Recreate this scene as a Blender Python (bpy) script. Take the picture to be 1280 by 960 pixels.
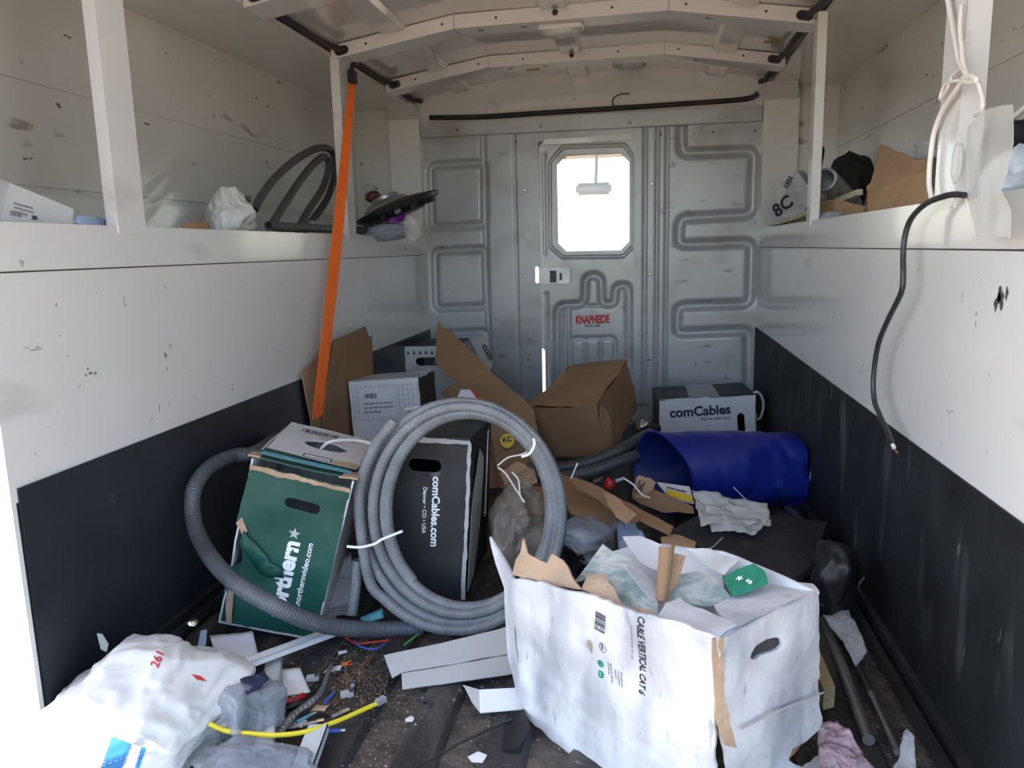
import bpy, bmesh, math, random
from mathutils import Vector, Matrix, noise, geometry
PI = math.pi
scene = bpy.context.scene
for o in list(bpy.data.objects): bpy.data.objects.remove(o)
col = scene.collection

# ------------------------------------------------------------------ camera
CZ = 0.6767                                   # eye height above the load floor
FPX = 969.24
cR = Vector((0.985667, 0.167007, -0.023864)); cU = Vector((-0.005439, 0.172836, 0.984936)); cF = Vector((-0.168616, 0.970689, -0.171267))
CAM = Vector((0, 0, CZ))
cd = bpy.data.cameras.new('camera'); cam = bpy.data.objects.new('camera', cd); col.objects.link(cam)
cd.sensor_fit = 'HORIZONTAL'; cd.sensor_width = 36; cd.lens = 36 * FPX / 1280; cd.clip_start = 0.02; cd.clip_end = 500
cam.matrix_world = Matrix(((cR.x, cU.x, -cF.x, 0), (cR.y, cU.y, -cF.y, 0), (cR.z, cU.z, -cF.z, CZ), (0, 0, 0, 1)))
scene.camera = cam

# ------------------------------------------------------------------ light
w = bpy.data.worlds.new('sky'); scene.world = w; w.use_nodes = True
nt = w.node_tree; bg = nt.nodes['Background']
sky = nt.nodes.new('ShaderNodeTexSky'); sky.sky_type = 'NISHITA'; sky.sun_disc = False
sky.sun_elevation = math.radians(52); sky.sun_rotation = math.radians(-110)
nt.links.new(sky.outputs[0], bg.inputs[0]); bg.inputs[1].default_value = 0.30
sl = bpy.data.lights.new('sun', 'SUN'); sl.energy = 5.0; sl.angle = 0.009; sl.color = (1, .95, .86)
so = bpy.data.objects.new('sun', sl); col.objects.link(so)
so.rotation_euler = Vector((0.62, -0.10, -0.78)).to_track_quat('-Z', 'Y').to_euler()   # from the left, a little ahead of the tail opening
vs = scene.view_settings; vs.view_transform = 'Standard'; vs.look = 'None'; vs.exposure = 1.22; vs.gamma = 1; vs.use_curve_mapping = False

# ------------------------------------------------------------------ helpers
def at(px, py, X=None, Y=None, Z=None):       # the point of a known plane of the place seen at a pixel
    d = cF + cR * ((px - 640) / FPX) + cU * ((480 - py) / FPX)
    t = X / d.x if X is not None else Y / d.y if Y is not None else (Z - CZ) / d.z
    return CAM + d * t
def on(px, py, pl):
    d = cF + cR * ((px - 640) / FPX) + cU * ((480 - py) / FPX)
    return CAM + d * ((pl[0] - CAM).dot(pl[1]) / d.dot(pl[1]))
def plane3(a, b, c):
    n = (b - a).cross(c - a).normalized()
    if n.dot(CAM - a) < 0: n = -n
    return (a, n)
MATS = {}
def mat(name, c, rough=.5, metal=0, var=.06, vs_=6, bump=0, bs=60, coat=0, alpha=1, trans=0, spots=None, stretch=None, spec=.5, emit=0):
    if name in MATS: return MATS[name]
    m = bpy.data.materials.new(name); m.use_nodes = True; t = m.node_tree; N = t.nodes; L = t.links
    b = N['Principled BSDF']; b.inputs['Roughness'].default_value = rough; b.inputs['Metallic'].default_value = metal
    b.inputs['Specular IOR Level'].default_value = spec
    if coat: b.inputs['Coat Weight'].default_value = coat; b.inputs['Coat Roughness'].default_value = .06
    if trans: b.inputs['Transmission Weight'].default_value = trans
    tc = N.new('ShaderNodeTexCoord'); mp = N.new('ShaderNodeMapping'); L.new(tc.outputs['Object'], mp.inputs[0])
    if stretch: mp.inputs['Scale'].default_value = stretch
    n = N.new('ShaderNodeTexNoise'); n.inputs['Scale'].default_value = vs_; n.inputs['Detail'].default_value = 5; L.new(mp.outputs[0], n.inputs[0])
    r = N.new('ShaderNodeValToRGB'); L.new(n.outputs[0], r.inputs[0])
    r.color_ramp.elements[0].position = .32; r.color_ramp.elements[1].position = .68
    r.color_ramp.elements[0].color = (*[max(0, x * (1 - var * 1.5)) for x in c], 1); r.color_ramp.elements[1].color = (*[min(1, x * (1 + var)) for x in c], 1)
    out = r.outputs[0]
    for sp in (spots or []):                  # stains, scuffs and chips: (colour, scale, threshold, softness, stretch)
        m2 = N.new('ShaderNodeMapping'); L.new(tc.outputs['Object'], m2.inputs[0]); m2.inputs['Scale'].default_value = sp[4]
        m2.inputs['Location'].default_value = (sp[1] * .37, 3.1, sp[2] * 9)
        n2 = N.new('ShaderNodeTexNoise'); n2.inputs['Scale'].default_value = sp[1]; n2.inputs['Detail'].default_value = 4; L.new(m2.outputs[0], n2.inputs[0])
        mr = N.new('ShaderNodeMapRange'); mr.inputs[1].default_value = sp[2]; mr.inputs[2].default_value = sp[2] + sp[3]; mr.inputs[4].default_value = sp[5] if len(sp) > 5 else 1
        L.new(n2.outputs[0], mr.inputs[0])
        mx = N.new('ShaderNodeMix'); mx.data_type = 'RGBA'; L.new(mr.outputs[0], mx.inputs[0]); L.new(out, mx.inputs[6]); mx.inputs[7].default_value = (*sp[0], 1)
        out = mx.outputs[2]
    L.new(out, b.inputs['Base Color'])
    if bump:
        n3 = N.new('ShaderNodeTexNoise'); n3.inputs['Scale'].default_value = bs; n3.inputs['Detail'].default_value = 3; L.new(mp.outputs[0], n3.inputs[0])
        bp = N.new('ShaderNodeBump'); bp.inputs['Strength'].default_value = bump; bp.inputs['Distance'].default_value = .01; L.new(n3.outputs[0], bp.inputs['Height']); L.new(bp.outputs[0], b.inputs['Normal'])
    if alpha < 1: b.inputs['Alpha'].default_value = alpha
    MATS[name] = m; return m
def conduit_mat(name, c, rough=.42, scale=260.0):   # spiral-wound flexible conduit: rings from the tube's own UV
    m = bpy.data.materials.new(name); m.use_nodes = True; t = m.node_tree; N = t.nodes; L = t.links; b = N['Principled BSDF']
    b.inputs['Roughness'].default_value = rough
    uv = N.new('ShaderNodeUVMap'); sx = N.new('ShaderNodeSeparateXYZ'); L.new(uv.outputs[0], sx.inputs[0])
    mu = N.new('ShaderNodeMath'); mu.operation = 'MULTIPLY'; L.new(sx.outputs[0], mu.inputs[0]); mu.inputs[1].default_value = scale * 2 * PI
    v = N.new('ShaderNodeMath'); v.operation = 'MULTIPLY'; L.new(sx.outputs[1], v.inputs[0]); v.inputs[1].default_value = 2 * PI
    ad = N.new('ShaderNodeMath'); L.new(mu.outputs[0], ad.inputs[0]); L.new(v.outputs[0], ad.inputs[1])
    sn = N.new('ShaderNodeMath'); sn.operation = 'SINE'; L.new(ad.outputs[0], sn.inputs[0])
    bp = N.new('ShaderNodeBump'); bp.inputs['Strength'].default_value = .35; bp.inputs['Distance'].default_value = .0012; L.new(sn.outputs[0], bp.inputs['Height']); L.new(bp.outputs[0], b.inputs['Normal'])
    tc = N.new('ShaderNodeTexCoord'); n = N.new('ShaderNodeTexNoise'); n.inputs['Scale'].default_value = 25; n.inputs['Detail'].default_value = 5; L.new(tc.outputs['Object'], n.inputs[0])
    r = N.new('ShaderNodeValToRGB'); L.new(n.outputs[0], r.inputs[0]); r.color_ramp.elements[0].position = .35; r.color_ramp.elements[1].position = .7
    r.color_ramp.elements[0].color = (*[x * .75 for x in c], 1); r.color_ramp.elements[1].color = (*[x * 1.1 for x in c], 1); L.new(r.outputs[0], b.inputs['Base Color'])
    MATS[name] = m; return m

def tag(o, label=None, cat=None, group=None, kind=None):
    if label: o['label'] = label
    if cat: o['category'] = cat
    if group: o['group'] = group
    if kind: o['kind'] = kind
    return o
def thing(name, label, cat, loc, group=None, kind=None):
    o = bpy.data.objects.new(name, None); o.empty_display_size = .03; col.objects.link(o); o.location = loc
    return tag(o, label, cat, group, kind)
def wloc(p):
    v = Vector((0, 0, 0))
    while p is not None: v += p.location; p = p.parent
    return v
def obj(name, verts, faces, m, parent=None, smooth=False, uvs=None, ang=None):
    """one mesh object from world-space vertices; its origin is its base (top-level) or its parent's origin"""
    vs_ = [Vector(v) for v in verts]
    if parent is None:
        lo = [min(v[i] for v in vs_) for i in range(3)]; hi = [max(v[i] for v in vs_) for i in range(3)]
        base = Vector(((lo[0] + hi[0]) / 2, (lo[1] + hi[1]) / 2, lo[2])); off = base
    else: off = wloc(parent); base = Vector((0, 0, 0))
    me = bpy.data.meshes.new(name); me.from_pydata([v - off for v in vs_], [], faces)
    bm = bmesh.new(); bm.from_mesh(me); bmesh.ops.recalc_face_normals(bm, faces=bm.faces) if uvs is None else None
    bm.to_mesh(me); bm.free()
    if uvs is not None:
        l = me.uv_layers.new(name='UVMap')
        for i, lp in enumerate(me.loops): l.data[i].uv = uvs[lp.vertex_index]
    o = bpy.data.objects.new(name, me); o.location = base; col.objects.link(o)
    if parent is not None: o.parent = parent
    ms = m if isinstance(m, (list, tuple)) else [m]
    for x in ms: me.materials.append(MATS[x] if isinstance(x, str) else x)
    if smooth:
        for p in me.polygons: p.use_smooth = True
        if ang: 
            try: me.set_sharp_from_angle(angle=ang)
            except Exception: pass
    return o
class MB:
    def __init__(s): s.v = []; s.f = []
    def add(s, vs_, fs):
        k = len(s.v); s.v += [Vector(v) for v in vs_]; s.f += [[i + k for i in f] for f in fs]; return s
    def box(s, lo, hi, M=None):
        v = [Vector((x, y, z)) for x in (lo[0], hi[0]) for y in (lo[1], hi[1]) for z in (lo[2], hi[2])]
        if M is not None: v = [M @ q for q in v]
        return s.add(v, [(0, 1, 3, 2), (4, 6, 7, 5), (0, 4, 5, 1), (2, 3, 7, 6), (0, 2, 6, 4), (1, 5, 7, 3)])
    def bbox(s, lo, hi, b=.004, M=None):      # bevelled box
        bm = bmesh.new(); bmesh.ops.create_cube(bm, size=1)
        for q in bm.verts: q.co = Vector([(lo[i] + hi[i]) / 2 + q.co[i] * (hi[i] - lo[i]) for i in range(3)])
        bmesh.ops.bevel(bm, geom=bm.edges[:], offset=b, segments=2, affect='EDGES')
        bm.verts.index_update(); v = [q.co.copy() for q in bm.verts]; f = [[x.index for x in p.verts] for p in bm.faces]; bm.free()
        if M is not None: v = [M @ q for q in v]
        return s.add(v, f)
    def prism(s, pts, vec):                   # polygon (3D points) extruded by vec
        n = len(pts); pts = [Vector(p) for p in pts]; vec = Vector(vec)
        return s.add(pts + [p + vec for p in pts], [list(range(n)), [n + i for i in range(n)][::-1]] + [(i, (i + 1) % n, n + (i + 1) % n, n + i) for i in range(n)])
    def cyl(s, a, b, r, r2=None, n=14, cap=True):
        a = Vector(a); b = Vector(b); d = (b - a).normalized(); u = d.orthogonal().normalized(); w_ = d.cross(u); r2 = r if r2 is None else r2
        v = [a + (u * math.cos(2 * PI * i / n) + w_ * math.sin(2 * PI * i / n)) * r for i in range(n)] + [b + (u * math.cos(2 * PI * i / n) + w_ * math.sin(2 * PI * i / n)) * r2 for i in range(n)]
        f = [(i, (i + 1) % n, n + (i + 1) % n, n + i) for i in range(n)]
        if cap: f += [list(range(n))[::-1], list(range(n, 2 * n))]
        return s.add(v, f)
    def dome(s, c, nrm, r, h, n=10):
        c = Vector(c); d = Vector(nrm).normalized(); u = d.orthogonal().normalized(); w_ = d.cross(u); v = []; f = []
        for k, (rr, hh) in enumerate(((1, 0), (.85, .6), (.45, .92))):
            v += [c + (u * math.cos(2 * PI * i / n) + w_ * math.sin(2 * PI * i / n)) * r * rr + d * h * hh for i in range(n)]
        for k in range(2): f += [(k * n + i, k * n + (i + 1) % n, k * n + n + (i + 1) % n, k * n + n + i) for i in range(n)]
        f += [[2 * n + i for i in range(n)], list(range(n))[::-1]]
        return s.add(v, f)
    def lathe(s, M, prof, n=32):
        k = len(prof); v = [M @ Vector((r * math.cos(2 * PI * i / n), r * math.sin(2 * PI * i / n), z)) for r, z in prof for i in range(n)]
        f = [(j * n + i, j * n + (i + 1) % n, (j + 1) * n + (i + 1) % n, (j + 1) * n + i) for j in range(k - 1) for i in range(n)]
        return s.add(v, f)
    def build(s, name, m, parent=None, smooth=False, ang=None): return obj(name, s.v, s.f, m, parent, smooth, None, ang)
def catmull(pts, k=8, closed=False):
    pts = [Vector(p) for p in pts]; n = len(pts); out = []
    for i in range(n if closed else n - 1):
        p0 = pts[i - 1] if (i > 0 or closed) else pts[0] * 2 - pts[1]; p1 = pts[i]; p2 = pts[(i + 1) % n]
        p3 = pts[(i + 2) % n] if (i + 2 < n or closed) else pts[-1] * 2 - pts[-2]
        for j in range(k):
            t = j / k; out.append(.5 * ((2 * p1) + (p2 - p0) * t + (2 * p0 - 5 * p1 + 4 * p2 - p3) * t * t + (3 * p1 - p0 - 3 * p2 + p3) * t ** 3))
    if not closed: out.append(pts[-1])
    return out
def tube_geo(pts, r, n=12, hollow=False, k=8, smooth=True):
    P = catmull(pts, k) if smooth else [Vector(p) for p in pts]; v = []; uv = []; f = []; L = 0
    t0 = (P[1] - P[0]).normalized(); u = t0.orthogonal().normalized(); R_ = r if callable(r) else (lambda t: r)
    for i, p in enumerate(P):
        t = ((P[min(i + 1, len(P) - 1)] - P[max(i - 1, 0)])).normalized()
        u = (u - t * u.dot(t)).normalized(); w_ = t.cross(u)
        if i: L += (p - P[i - 1]).length
        rr = R_(i / (len(P) - 1))
        for j in range(n + 1):
            a = 2 * PI * j / n; v.append(p + (u * math.cos(a) + w_ * math.sin(a)) * rr); uv.append((L, j / n))
    for i in range(len(P) - 1):
        for j in range(n): a = i * (n + 1) + j; f.append((a, a + 1, a + n + 2, a + n + 1))
    if not hollow:
        f.append([j for j in range(n)][::-1]); k_ = (len(P) - 1) * (n + 1); f.append([k_ + j for j in range(n)])
    else:                                      # open pipe end: an inner wall a little way in
        for end, dirn in ((0, 1), (len(P) - 1, -1)):
            base = end * (n + 1); tt = (P[min(end + 1, len(P) - 1)] - P[max(end - 1, 0)]).normalized() * dirn; rr = R_(end / (len(P) - 1)); k0 = len(v)
            for dz, q in ((0, .78), (rr * 2.5, .76)):
                for j in range(n + 1): v.append(P[end] + (v[base + j] - P[end]) * q + tt * dz); uv.append((0, j / n))
            for j in range(n): f.append((base + j, base + j + 1, k0 + j + 1, k0 + j)); f.append((k0 + j, k0 + j + 1, k0 + n + 2 + j, k0 + n + 1 + j))
            f.append([k0 + n + 1 + j for j in range(n)])
    return v, f, uv
def tube(name, pts, r, m, parent=None, n=12, hollow=False, k=8):
    v, f, uv = tube_geo(pts, r, n, hollow, k); return obj(name, v, f, m, parent, True, uv, .9)
def inpoly(p, poly):
    c = False; n = len(poly)
    for i in range(n):
        a = poly[i]; b = poly[i - 1]
        if (a[1] > p[1]) != (b[1] > p[1]) and p[0] < (b[0] - a[0]) * (p[1] - a[1]) / (b[1] - a[1]) + a[0]: c = not c
    return c
def dens(poly, step, jag=0, rnd=None):
    out = []
    for i in range(len(poly)):
        a = Vector(poly[i]); b = Vector(poly[(i + 1) % len(poly)]); L = (b - a).length; k = max(1, int(L / step))
        nn = Vector((-(b - a).y, (b - a).x)).normalized() if L > 1e-9 else Vector((0, 0))
        for j in range(k):
            q = a.lerp(b, j / k)
            if jag and j: q = q + nn * rnd.uniform(-jag, jag)
            out.append(q)
    return out
def slab_geo(outline, O, U, V, N, thick=.003, holes=(), step=.02, warp=0, freq=8, seed=0, jag=0, bend=None):
    """a sheet with thickness from a 2D outline in the frame O,U,V,N; warp dents it, bend(u,v) offsets along N"""
    rnd = random.Random(seed); loops = [dens([Vector(p) for p in outline], step, jag, rnd)] + [dens([Vector(p) for p in h], step) for h in holes]
    pts = []; edges = []
    for lp in loops:
        k = len(pts); pts += lp; edges += [(k + i, k + (i + 1) % len(lp)) for i in range(len(lp))]
    if warp or bend:
        xs = [p.x for p in loops[0]]; ys = [p.y for p in loops[0]]; x = min(xs) + step / 2; row = 0
        while x < max(xs):
            y = min(ys) + step * (.25 if row % 2 else .6)
            while y < max(ys):
                q = Vector((x, y))
                if inpoly(q, loops[0]) and not any(inpoly(q, h) for h in loops[1:]) and min((q - p).length for p in pts[:sum(map(len, loops))]) > step * .5: pts.append(q)
                y += step
            x += step; row += 1
    r = geometry.delaunay_2d_cdt(pts, edges, [], 0, 1e-6); vv = r[0]; tri = []
    for t in r[2]:
        c = sum((vv[i] for i in t), Vector((0, 0))) / len(t)
        if inpoly(c, loops[0]) and not any(inpoly(c, h) for h in loops[1:]): tri.append(t)
    so_ = Vector((seed * 7.3, seed * 3.1, seed * 1.7))
    def dsp(q):
        d = 0
        if warp: p = Vector((q.x, q.y, 0)) * freq + so_; d += warp * (noise.noise(p) + .5 * abs(noise.noise(p * 2.3)) + .3 * noise.noise(p * 4.1))
        if bend: d += bend(q.x, q.y)
        return d
    top = [O + U * q.x + V * q.y + N * dsp(q) for q in vv]; bot = [p - N * thick for p in top]; n = len(vv)
    f = [list(t) for t in tri] + [[n + i for i in t][::-1] for t in tri]; cnt = {}
    for t in tri:
        for i in range(len(t)):
            a, b = t[i], t[(i + 1) % len(t)]; cnt.setdefault((min(a, b), max(a, b)), []).append((a, b))
    f += [(e[0][1], e[0][0], n + e[0][0], n + e[0][1]) for e in cnt.values() if len(e) == 1]
    return top + bot, f
def frame_of(pl, ref=None):
    N = pl[1]; r = ref or Vector((0, 0, 1)); V = (r - N * r.dot(N))
    if V.length < .05: V = Vector((0, 1, 0)) - N * N.y
    V.normalize(); U = V.cross(N); return pl[0], U, V, N
def slab_px(name, pxs, pl, m, parent=None, thick=.003, holes=(), step=.02, warp=0, freq=8, seed=0, jag=0, bend=None, smooth=False, lift=0):
    """a sheet standing in the plane pl whose corners are where these pixels meet that plane"""
    O, U, V, N = frame_of(pl); to2 = lambda q: ((on(q[0], q[1], pl) - O).dot(U), (on(q[0], q[1], pl) - O).dot(V))
    v, f = slab_geo([to2(q) for q in pxs], O + N * lift, U, V, N, thick, [[to2(q) for q in h] for h in holes], step, warp, freq, seed, jag, bend)
    return obj(name, v, f, m, parent, smooth, None, .6 if smooth else None)
def patch(name, cs, m, parent=None, nu=12, nv=12, thick=.0015, warp=.01, freq=12, seed=0, smooth=True, sag=0):
    """bilinear sheet between four world corners, crumpled"""
    a, b, c, d = [Vector(x) for x in cs]; N = (b - a).cross(d - a).normalized()
    if N.dot(CAM - a) < 0: N = -N
    so_ = Vector((seed * 5.3, seed * 2.9, 0)); top = []
    for i in range(nu + 1):
        for j in range(nv + 1):
            s, t = i / nu, j / nv; p = (a * (1 - s) + b * s) * (1 - t) + (d * (1 - s) + c * s) * t; q = p * freq + so_
            p = p + N * warp * (noise.noise(q) + .6 * abs(noise.noise(q * 2.2)) - .3 + .35 * noise.noise(q * 4.5)) + Vector((0, 0, -sag * 4 * s * (1 - s)))
            top.append(p)
    n = len(top); f = []; g = lambda i, j: i * (nv + 1) + j
    for i in range(nu):
        for j in range(nv): q = (g(i, j), g(i + 1, j), g(i + 1, j + 1), g(i, j + 1)); f.append(q); f.append(tuple(n + x for x in q[::-1]))
    bd = [g(i, 0) for i in range(nu + 1)] + [g(nu, j) for j in range(1, nv + 1)] + [g(i, nv) for i in range(nu - 1, -1, -1)] + [g(0, j) for j in range(nv - 1, 0, -1)]
    f += [(bd[i], n + bd[i], n + bd[(i + 1) % len(bd)], bd[(i + 1) % len(bd)]) for i in range(len(bd))]
    return obj(name, top + [p - N * thick for p in top], f, m, parent, smooth)
def bag_geo(c, rad, rotz=0, seed=0, amp=.22, freq=2.2, sub=5, zmin=None, tilt=0, fold=.06, planes=26):
    """a slack plastic skin: taut facets between random creases, with folds and fine wrinkles on them"""
    rnd = random.Random(seed); K = []
    for i in range(planes):
        z = rnd.uniform(-1, 1); a = rnd.uniform(0, 2 * PI); q = math.sqrt(1 - z * z); K.append((Vector((q * math.cos(a), q * math.sin(a), z)), rnd.uniform(.80, 1.0)))
    bm = bmesh.new(); bmesh.ops.create_icosphere(bm, subdivisions=sub, radius=1); so_ = Vector((seed * 3.7, seed * 1.3, seed * 5.1)); M = Matrix.Rotation(rotz, 3, 'Z') @ Matrix.Rotation(tilt, 3, 'X'); v = []
    for q in bm.verts:
        p = q.co.copy(); n = p * freq + so_
        wv = Vector((noise.noise(n * .7), noise.noise(n * .7 + Vector((9, 2, 4))), noise.noise(n * .7 + Vector((3, 8, 1)))))
        f_ = min((h / max(.25, p.dot(k)) for k, h in K)); f_ = min(f_, 1.12)
        d = f_ + amp * .55 * noise.noise(n) - amp * .4 * abs(noise.noise(n * 1.3 + wv * 1.6)) - fold * abs(noise.noise(n * 2.6 + wv * 2.5)) - fold * .35 * abs(noise.noise(n * 6 + wv * 4))
        p = Vector((p.x * rad[0] * d, p.y * rad[1] * d, p.z * rad[2] * d)); p = M @ p + Vector(c)
        if zmin is not None and p.z < zmin: p.z = zmin + (p.z - zmin) * .02
        v.append(p)
    bm.verts.index_update(); f = [[x.index for x in p.verts] for p in bm.faces]; bm.free(); return v, f
def bag(name, c, rad, m, parent=None, ang=None, **k):
    v, f = bag_geo(c, rad, **k); return obj(name, v, f, m, parent, True, None, ang)
def stadium(cx, cy, w_, h, n=6, rot=0):
    r = h / 2; o = []; c, s = math.cos(rot), math.sin(rot)
    for i in range(n + 1): a = -PI / 2 + PI * i / n; o.append((w_ / 2 - r + r * math.cos(a), r * math.sin(a)))
    for i in range(n + 1): a = PI / 2 + PI * i / n; o.append((-w_ / 2 + r + r * math.cos(a), r * math.sin(a)))
    return [(cx + x * c - y * s, cy + x * s + y * c) for x, y in o]
def ring2(cx, cy, rx, ry, n=24): return [(cx + rx * math.cos(2 * PI * i / n), cy + ry * math.sin(2 * PI * i / n)) for i in range(n)]
def lettering(name, body, A, B, N, m, parent, bold=.0, lift=.0006, flip=1, hscale=1.0):
    """printed words fitted between the world points A and B on a face with normal N"""
    cu = bpy.data.curves.new(name, 'FONT'); cu.body = body; cu.size = 1; cu.offset = bold; cu.resolution_u = 3
    t = bpy.data.objects.new(name, cu); col.objects.link(t); bpy.context.view_layer.update()
    me = bpy.data.meshes.new_from_object(t.evaluated_get(bpy.context.evaluated_depsgraph_get())); bpy.data.objects.remove(t)
    xs = [v.co.x for v in me.vertices]; x0, x1 = min(xs), max(xs); U = (B - A); s = U.length / (x1 - x0); U.normalize(); V = N.cross(U) * flip
    off = wloc(parent)
    for v in me.vertices: v.co = A + U * (v.co.x - x0) * s + V * v.co.y * s * hscale + N * lift - off
    o = bpy.data.objects.new(name, me); col.objects.link(o); o.parent = parent; me.materials.append(MATS[m]); return o
def decal(name, outline, O, U, V, N, m, parent, lift=.0006, thick=.0004):
    v, f = slab_geo(outline, O + N * lift, U, V, N, thick, step=9); return obj(name, v, f, m, parent)
def drape(o, targets, N, eps=.0006):
    """lay printed matter onto the dented board it is printed on"""
    from mathutils.bvhtree import BVHTree
    off = wloc(o); trees = []
    for tg in targets:
        to = wloc(tg); trees.append(BVHTree.FromPolygons([v.co + to for v in tg.data.vertices], [list(p.vertices) for p in tg.data.polygons]))
    for v in o.data.vertices:
        w_ = v.co + off; best = None
        for tr in trees:
            h = tr.ray_cast(w_ + N * .03, -N, .06)
            if h[0] is not None and (best is None or (h[0] - best).dot(N) > 0): best = h[0]
        if best is not None: v.co = best + N * eps - off
def kids(t, *names): return [c for c in t.children if c.name.split('.')[0] in names]
def star_pts(cx, cy, r): return [(cx + (r if i % 2 == 0 else r * .42) * math.sin(PI * i / 5), cy + (r if i % 2 == 0 else r * .42) * math.cos(PI * i / 5)) for i in range(10)]
def bars(name, O, U, V, N, w_, h, m, parent, n=22, seed=1, horiz=False):
    r = random.Random(seed); mb = MB(); x = 0; tot = 0; seq = [r.choice((1, 1, 2, 3)) for _ in range(2 * n)]; tot = sum(seq)
    for i, s in enumerate(seq):
        ww = s / tot * w_
        if i % 2 == 0: mb.prism([O + U * x + N * .0003, O + U * (x + ww) + N * .0003, O + U * (x + ww) + V * h + N * .0003, O + U * x + V * h + N * .0003], N * .0004)
        x += ww
    return mb.build(name, m, parent)
def fine_print(name, O, U, V, N, w_, rows, lead, m, parent, seed=1):   # lines of print too small to read: broken bars
    r = random.Random(seed); mb = MB()
    for k in range(rows):
        x = 0
        while x < w_ * (1 if k < rows - 1 else .6):
            ww = r.uniform(.006, .02) * w_ / .1; e = min(x + ww, w_); a = O + U * x - V * k * lead + N * .0003
            mb.prism([a, a + U * (e - x), a + U * (e - x) + V * lead * .45, a + V * lead * .45], N * .0003); x = e + w_ * .03
    return mb.build(name, m, parent)

# ------------------------------------------------------------------ materials
SC = (.16, .15, .14)
mat('white_paint', (.74, .73, .71), .2, var=.03, vs_=2, coat=.5, spots=[((.34, .33, .32), 30, .72, .03, (1, 1, .6), .8), ((.42, .41, .40), 7, .64, .12, (1, .4, 1.2), .5)])
mat('roof_paint', (.70, .67, .62), .13, var=.03, vs_=2, coat=.6, spots=[((.45, .38, .28), 9, .70, .08, (1, 1, 1), .5)])
mat('compartment_paint', (.66, .64, .59), .2, var=.05, vs_=2.5, coat=.4, spots=[((.22, .18, .14), 11, .66, .06, (1, .5, 1.6), .7), ((.16, .13, .10), 34, .70, .03, (1, .5, 1))])
mat('grey_panel', (.47, .49, .51), .34, metal=.15, var=.07, vs_=3, spots=[((.30, .275, .24), 6, .52, .20, (1, 1, 1.3), .6), ((.16, .15, .14), 15, .65, .07, (.7, 1, 1.6), .7)])
mat('door_grey', (.50, .51, .52), .32, metal=.15, var=.06, vs_=3, spots=[((.31, .29, .26), 8, .54, .18, (1, 1, 1.2), .6), ((.16, .15, .14), 18, .66, .07, (.7, 1, 1.6), .6)])
mat('liner_black', (.015, .017, .019), .6, spec=.25, var=.25, vs_=9, bump=.15, bs=90, spots=[((.10, .11, .11), 9, .60, .14, (1, 1.6, .45), .6), ((.30, .31, .30), 22, .70, .06, (1, 2, .6), .7)])
mat('liner_left_black', (.022, .025, .031), .34, var=.12, vs_=9, bump=.04, bs=90, spots=[((.12, .13, .15), 24, .72, .05, (1, 1, 1), .6)])
mat('floor_black', (.030, .029, .029), .62, var=.3, vs_=12, bump=.35, bs=80, spots=[((.10, .085, .07), 8, .52, .16, (2, .5, 1), .8), ((.25, .22, .19), 60, .68, .04, (1, 1, 1), .8)])
mat('floor_dirt', (.085, .070, .058), .9, var=.4, vs_=30, bump=.6, bs=140, spots=[((.30, .27, .23), 80, .65, .05, (1, 1, 1))])
mat('cardboard', (.285, .165, .085), .75, var=.09, vs_=6, bump=.06, bs=60, stretch=(1, 1, 2), spots=[((.20, .13, .08), 9, .60, .2, (1, 1, 1), .5)])
mat('cardboard_light', (.42, .26, .145), .78, var=.08, vs_=9, bump=.1, bs=80)
mat('cardboard_torn', (.40, .28, .185), .85, var=.14, vs_=18, bump=.3, bs=120)
mat('carton_white', (.66, .66, .67), .6, var=.06, vs_=5, bump=.05, bs=70, spots=[((.38, .36, .35), 8, .62, .14, (1, 1, 1), .6), ((.50, .42, .35), 20, .70, .05, (1, 1, 1), .7)])
mat('carton_worn', (.60, .60, .61), .62, var=.10, vs_=14, bump=.25, bs=30, spots=[((.22, .23, .28), 9, .47, .26, (1.5, 1.5, .6), .8), ((.34, .28, .22), 30, .68, .06, (1, 1, 1), .6), ((.14, .15, .18), 60, .64, .10, (1, 1, .3), .5)])
mat('carton_black', (.017, .018, .021), .5, spec=.3, var=.2, vs_=9, bump=.06, bs=40, spots=[((.20, .20, .21), 12, .67, .05, (1, 1, 1), .6)])
mat('carton_green', (.010, .075, .056), .45, spec=.35, var=.14, vs_=6, bump=.06, bs=40, spots=[((.03, .13, .10), 9, .60, .12, (1, 1, 1), .6)])
mat('teal_print', (.10, .36, .42), .5, var=.2, vs_=40, stretch=(3, 1, .3))
mat('ink_black', (.02, .02, .022), .6); mat('ink_navy', (.015, .02, .06), .6); mat('ink_white', (.85, .87, .88), .5); mat('ink_grey', (.28, .28, .29), .6); mat('ink_red', (.55, .03, .04), .5); mat('ink_green', (.05, .42, .30), .5); mat('ink_blue', (.03, .23, .58), .5)
mat('bag_white', (.66, .66, .655), .38, var=.04, vs_=5, bump=.12, bs=35)
mat('bag_soft', (.74, .74, .72), .45, var=.06, vs_=6, bump=.15, bs=40)
mat('film_clear', (.80, .82, .85), .14, alpha=.26, var=.1, bump=.3, bs=25)
mat('film_grey', (.30, .33, .38), .2, alpha=.55, var=.15, bump=.35, bs=22)
mat('film_tan', (.36, .31, .26), .2, alpha=.42, var=.15, bump=.3, bs=22)
mat('film_milky', (.72, .71, .68), .3, alpha=.5, var=.08, bump=.25, bs=25)
mat('film_blue', (.48, .60, .84), .2, alpha=.75, var=.12, bump=.3, bs=25)
mat('paper', (.68, .68, .70), .7, var=.03, vs_=5)
mat('paper_grey', (.40, .39, .38), .75, var=.05, vs_=6, bump=.08, bs=60)
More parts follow.
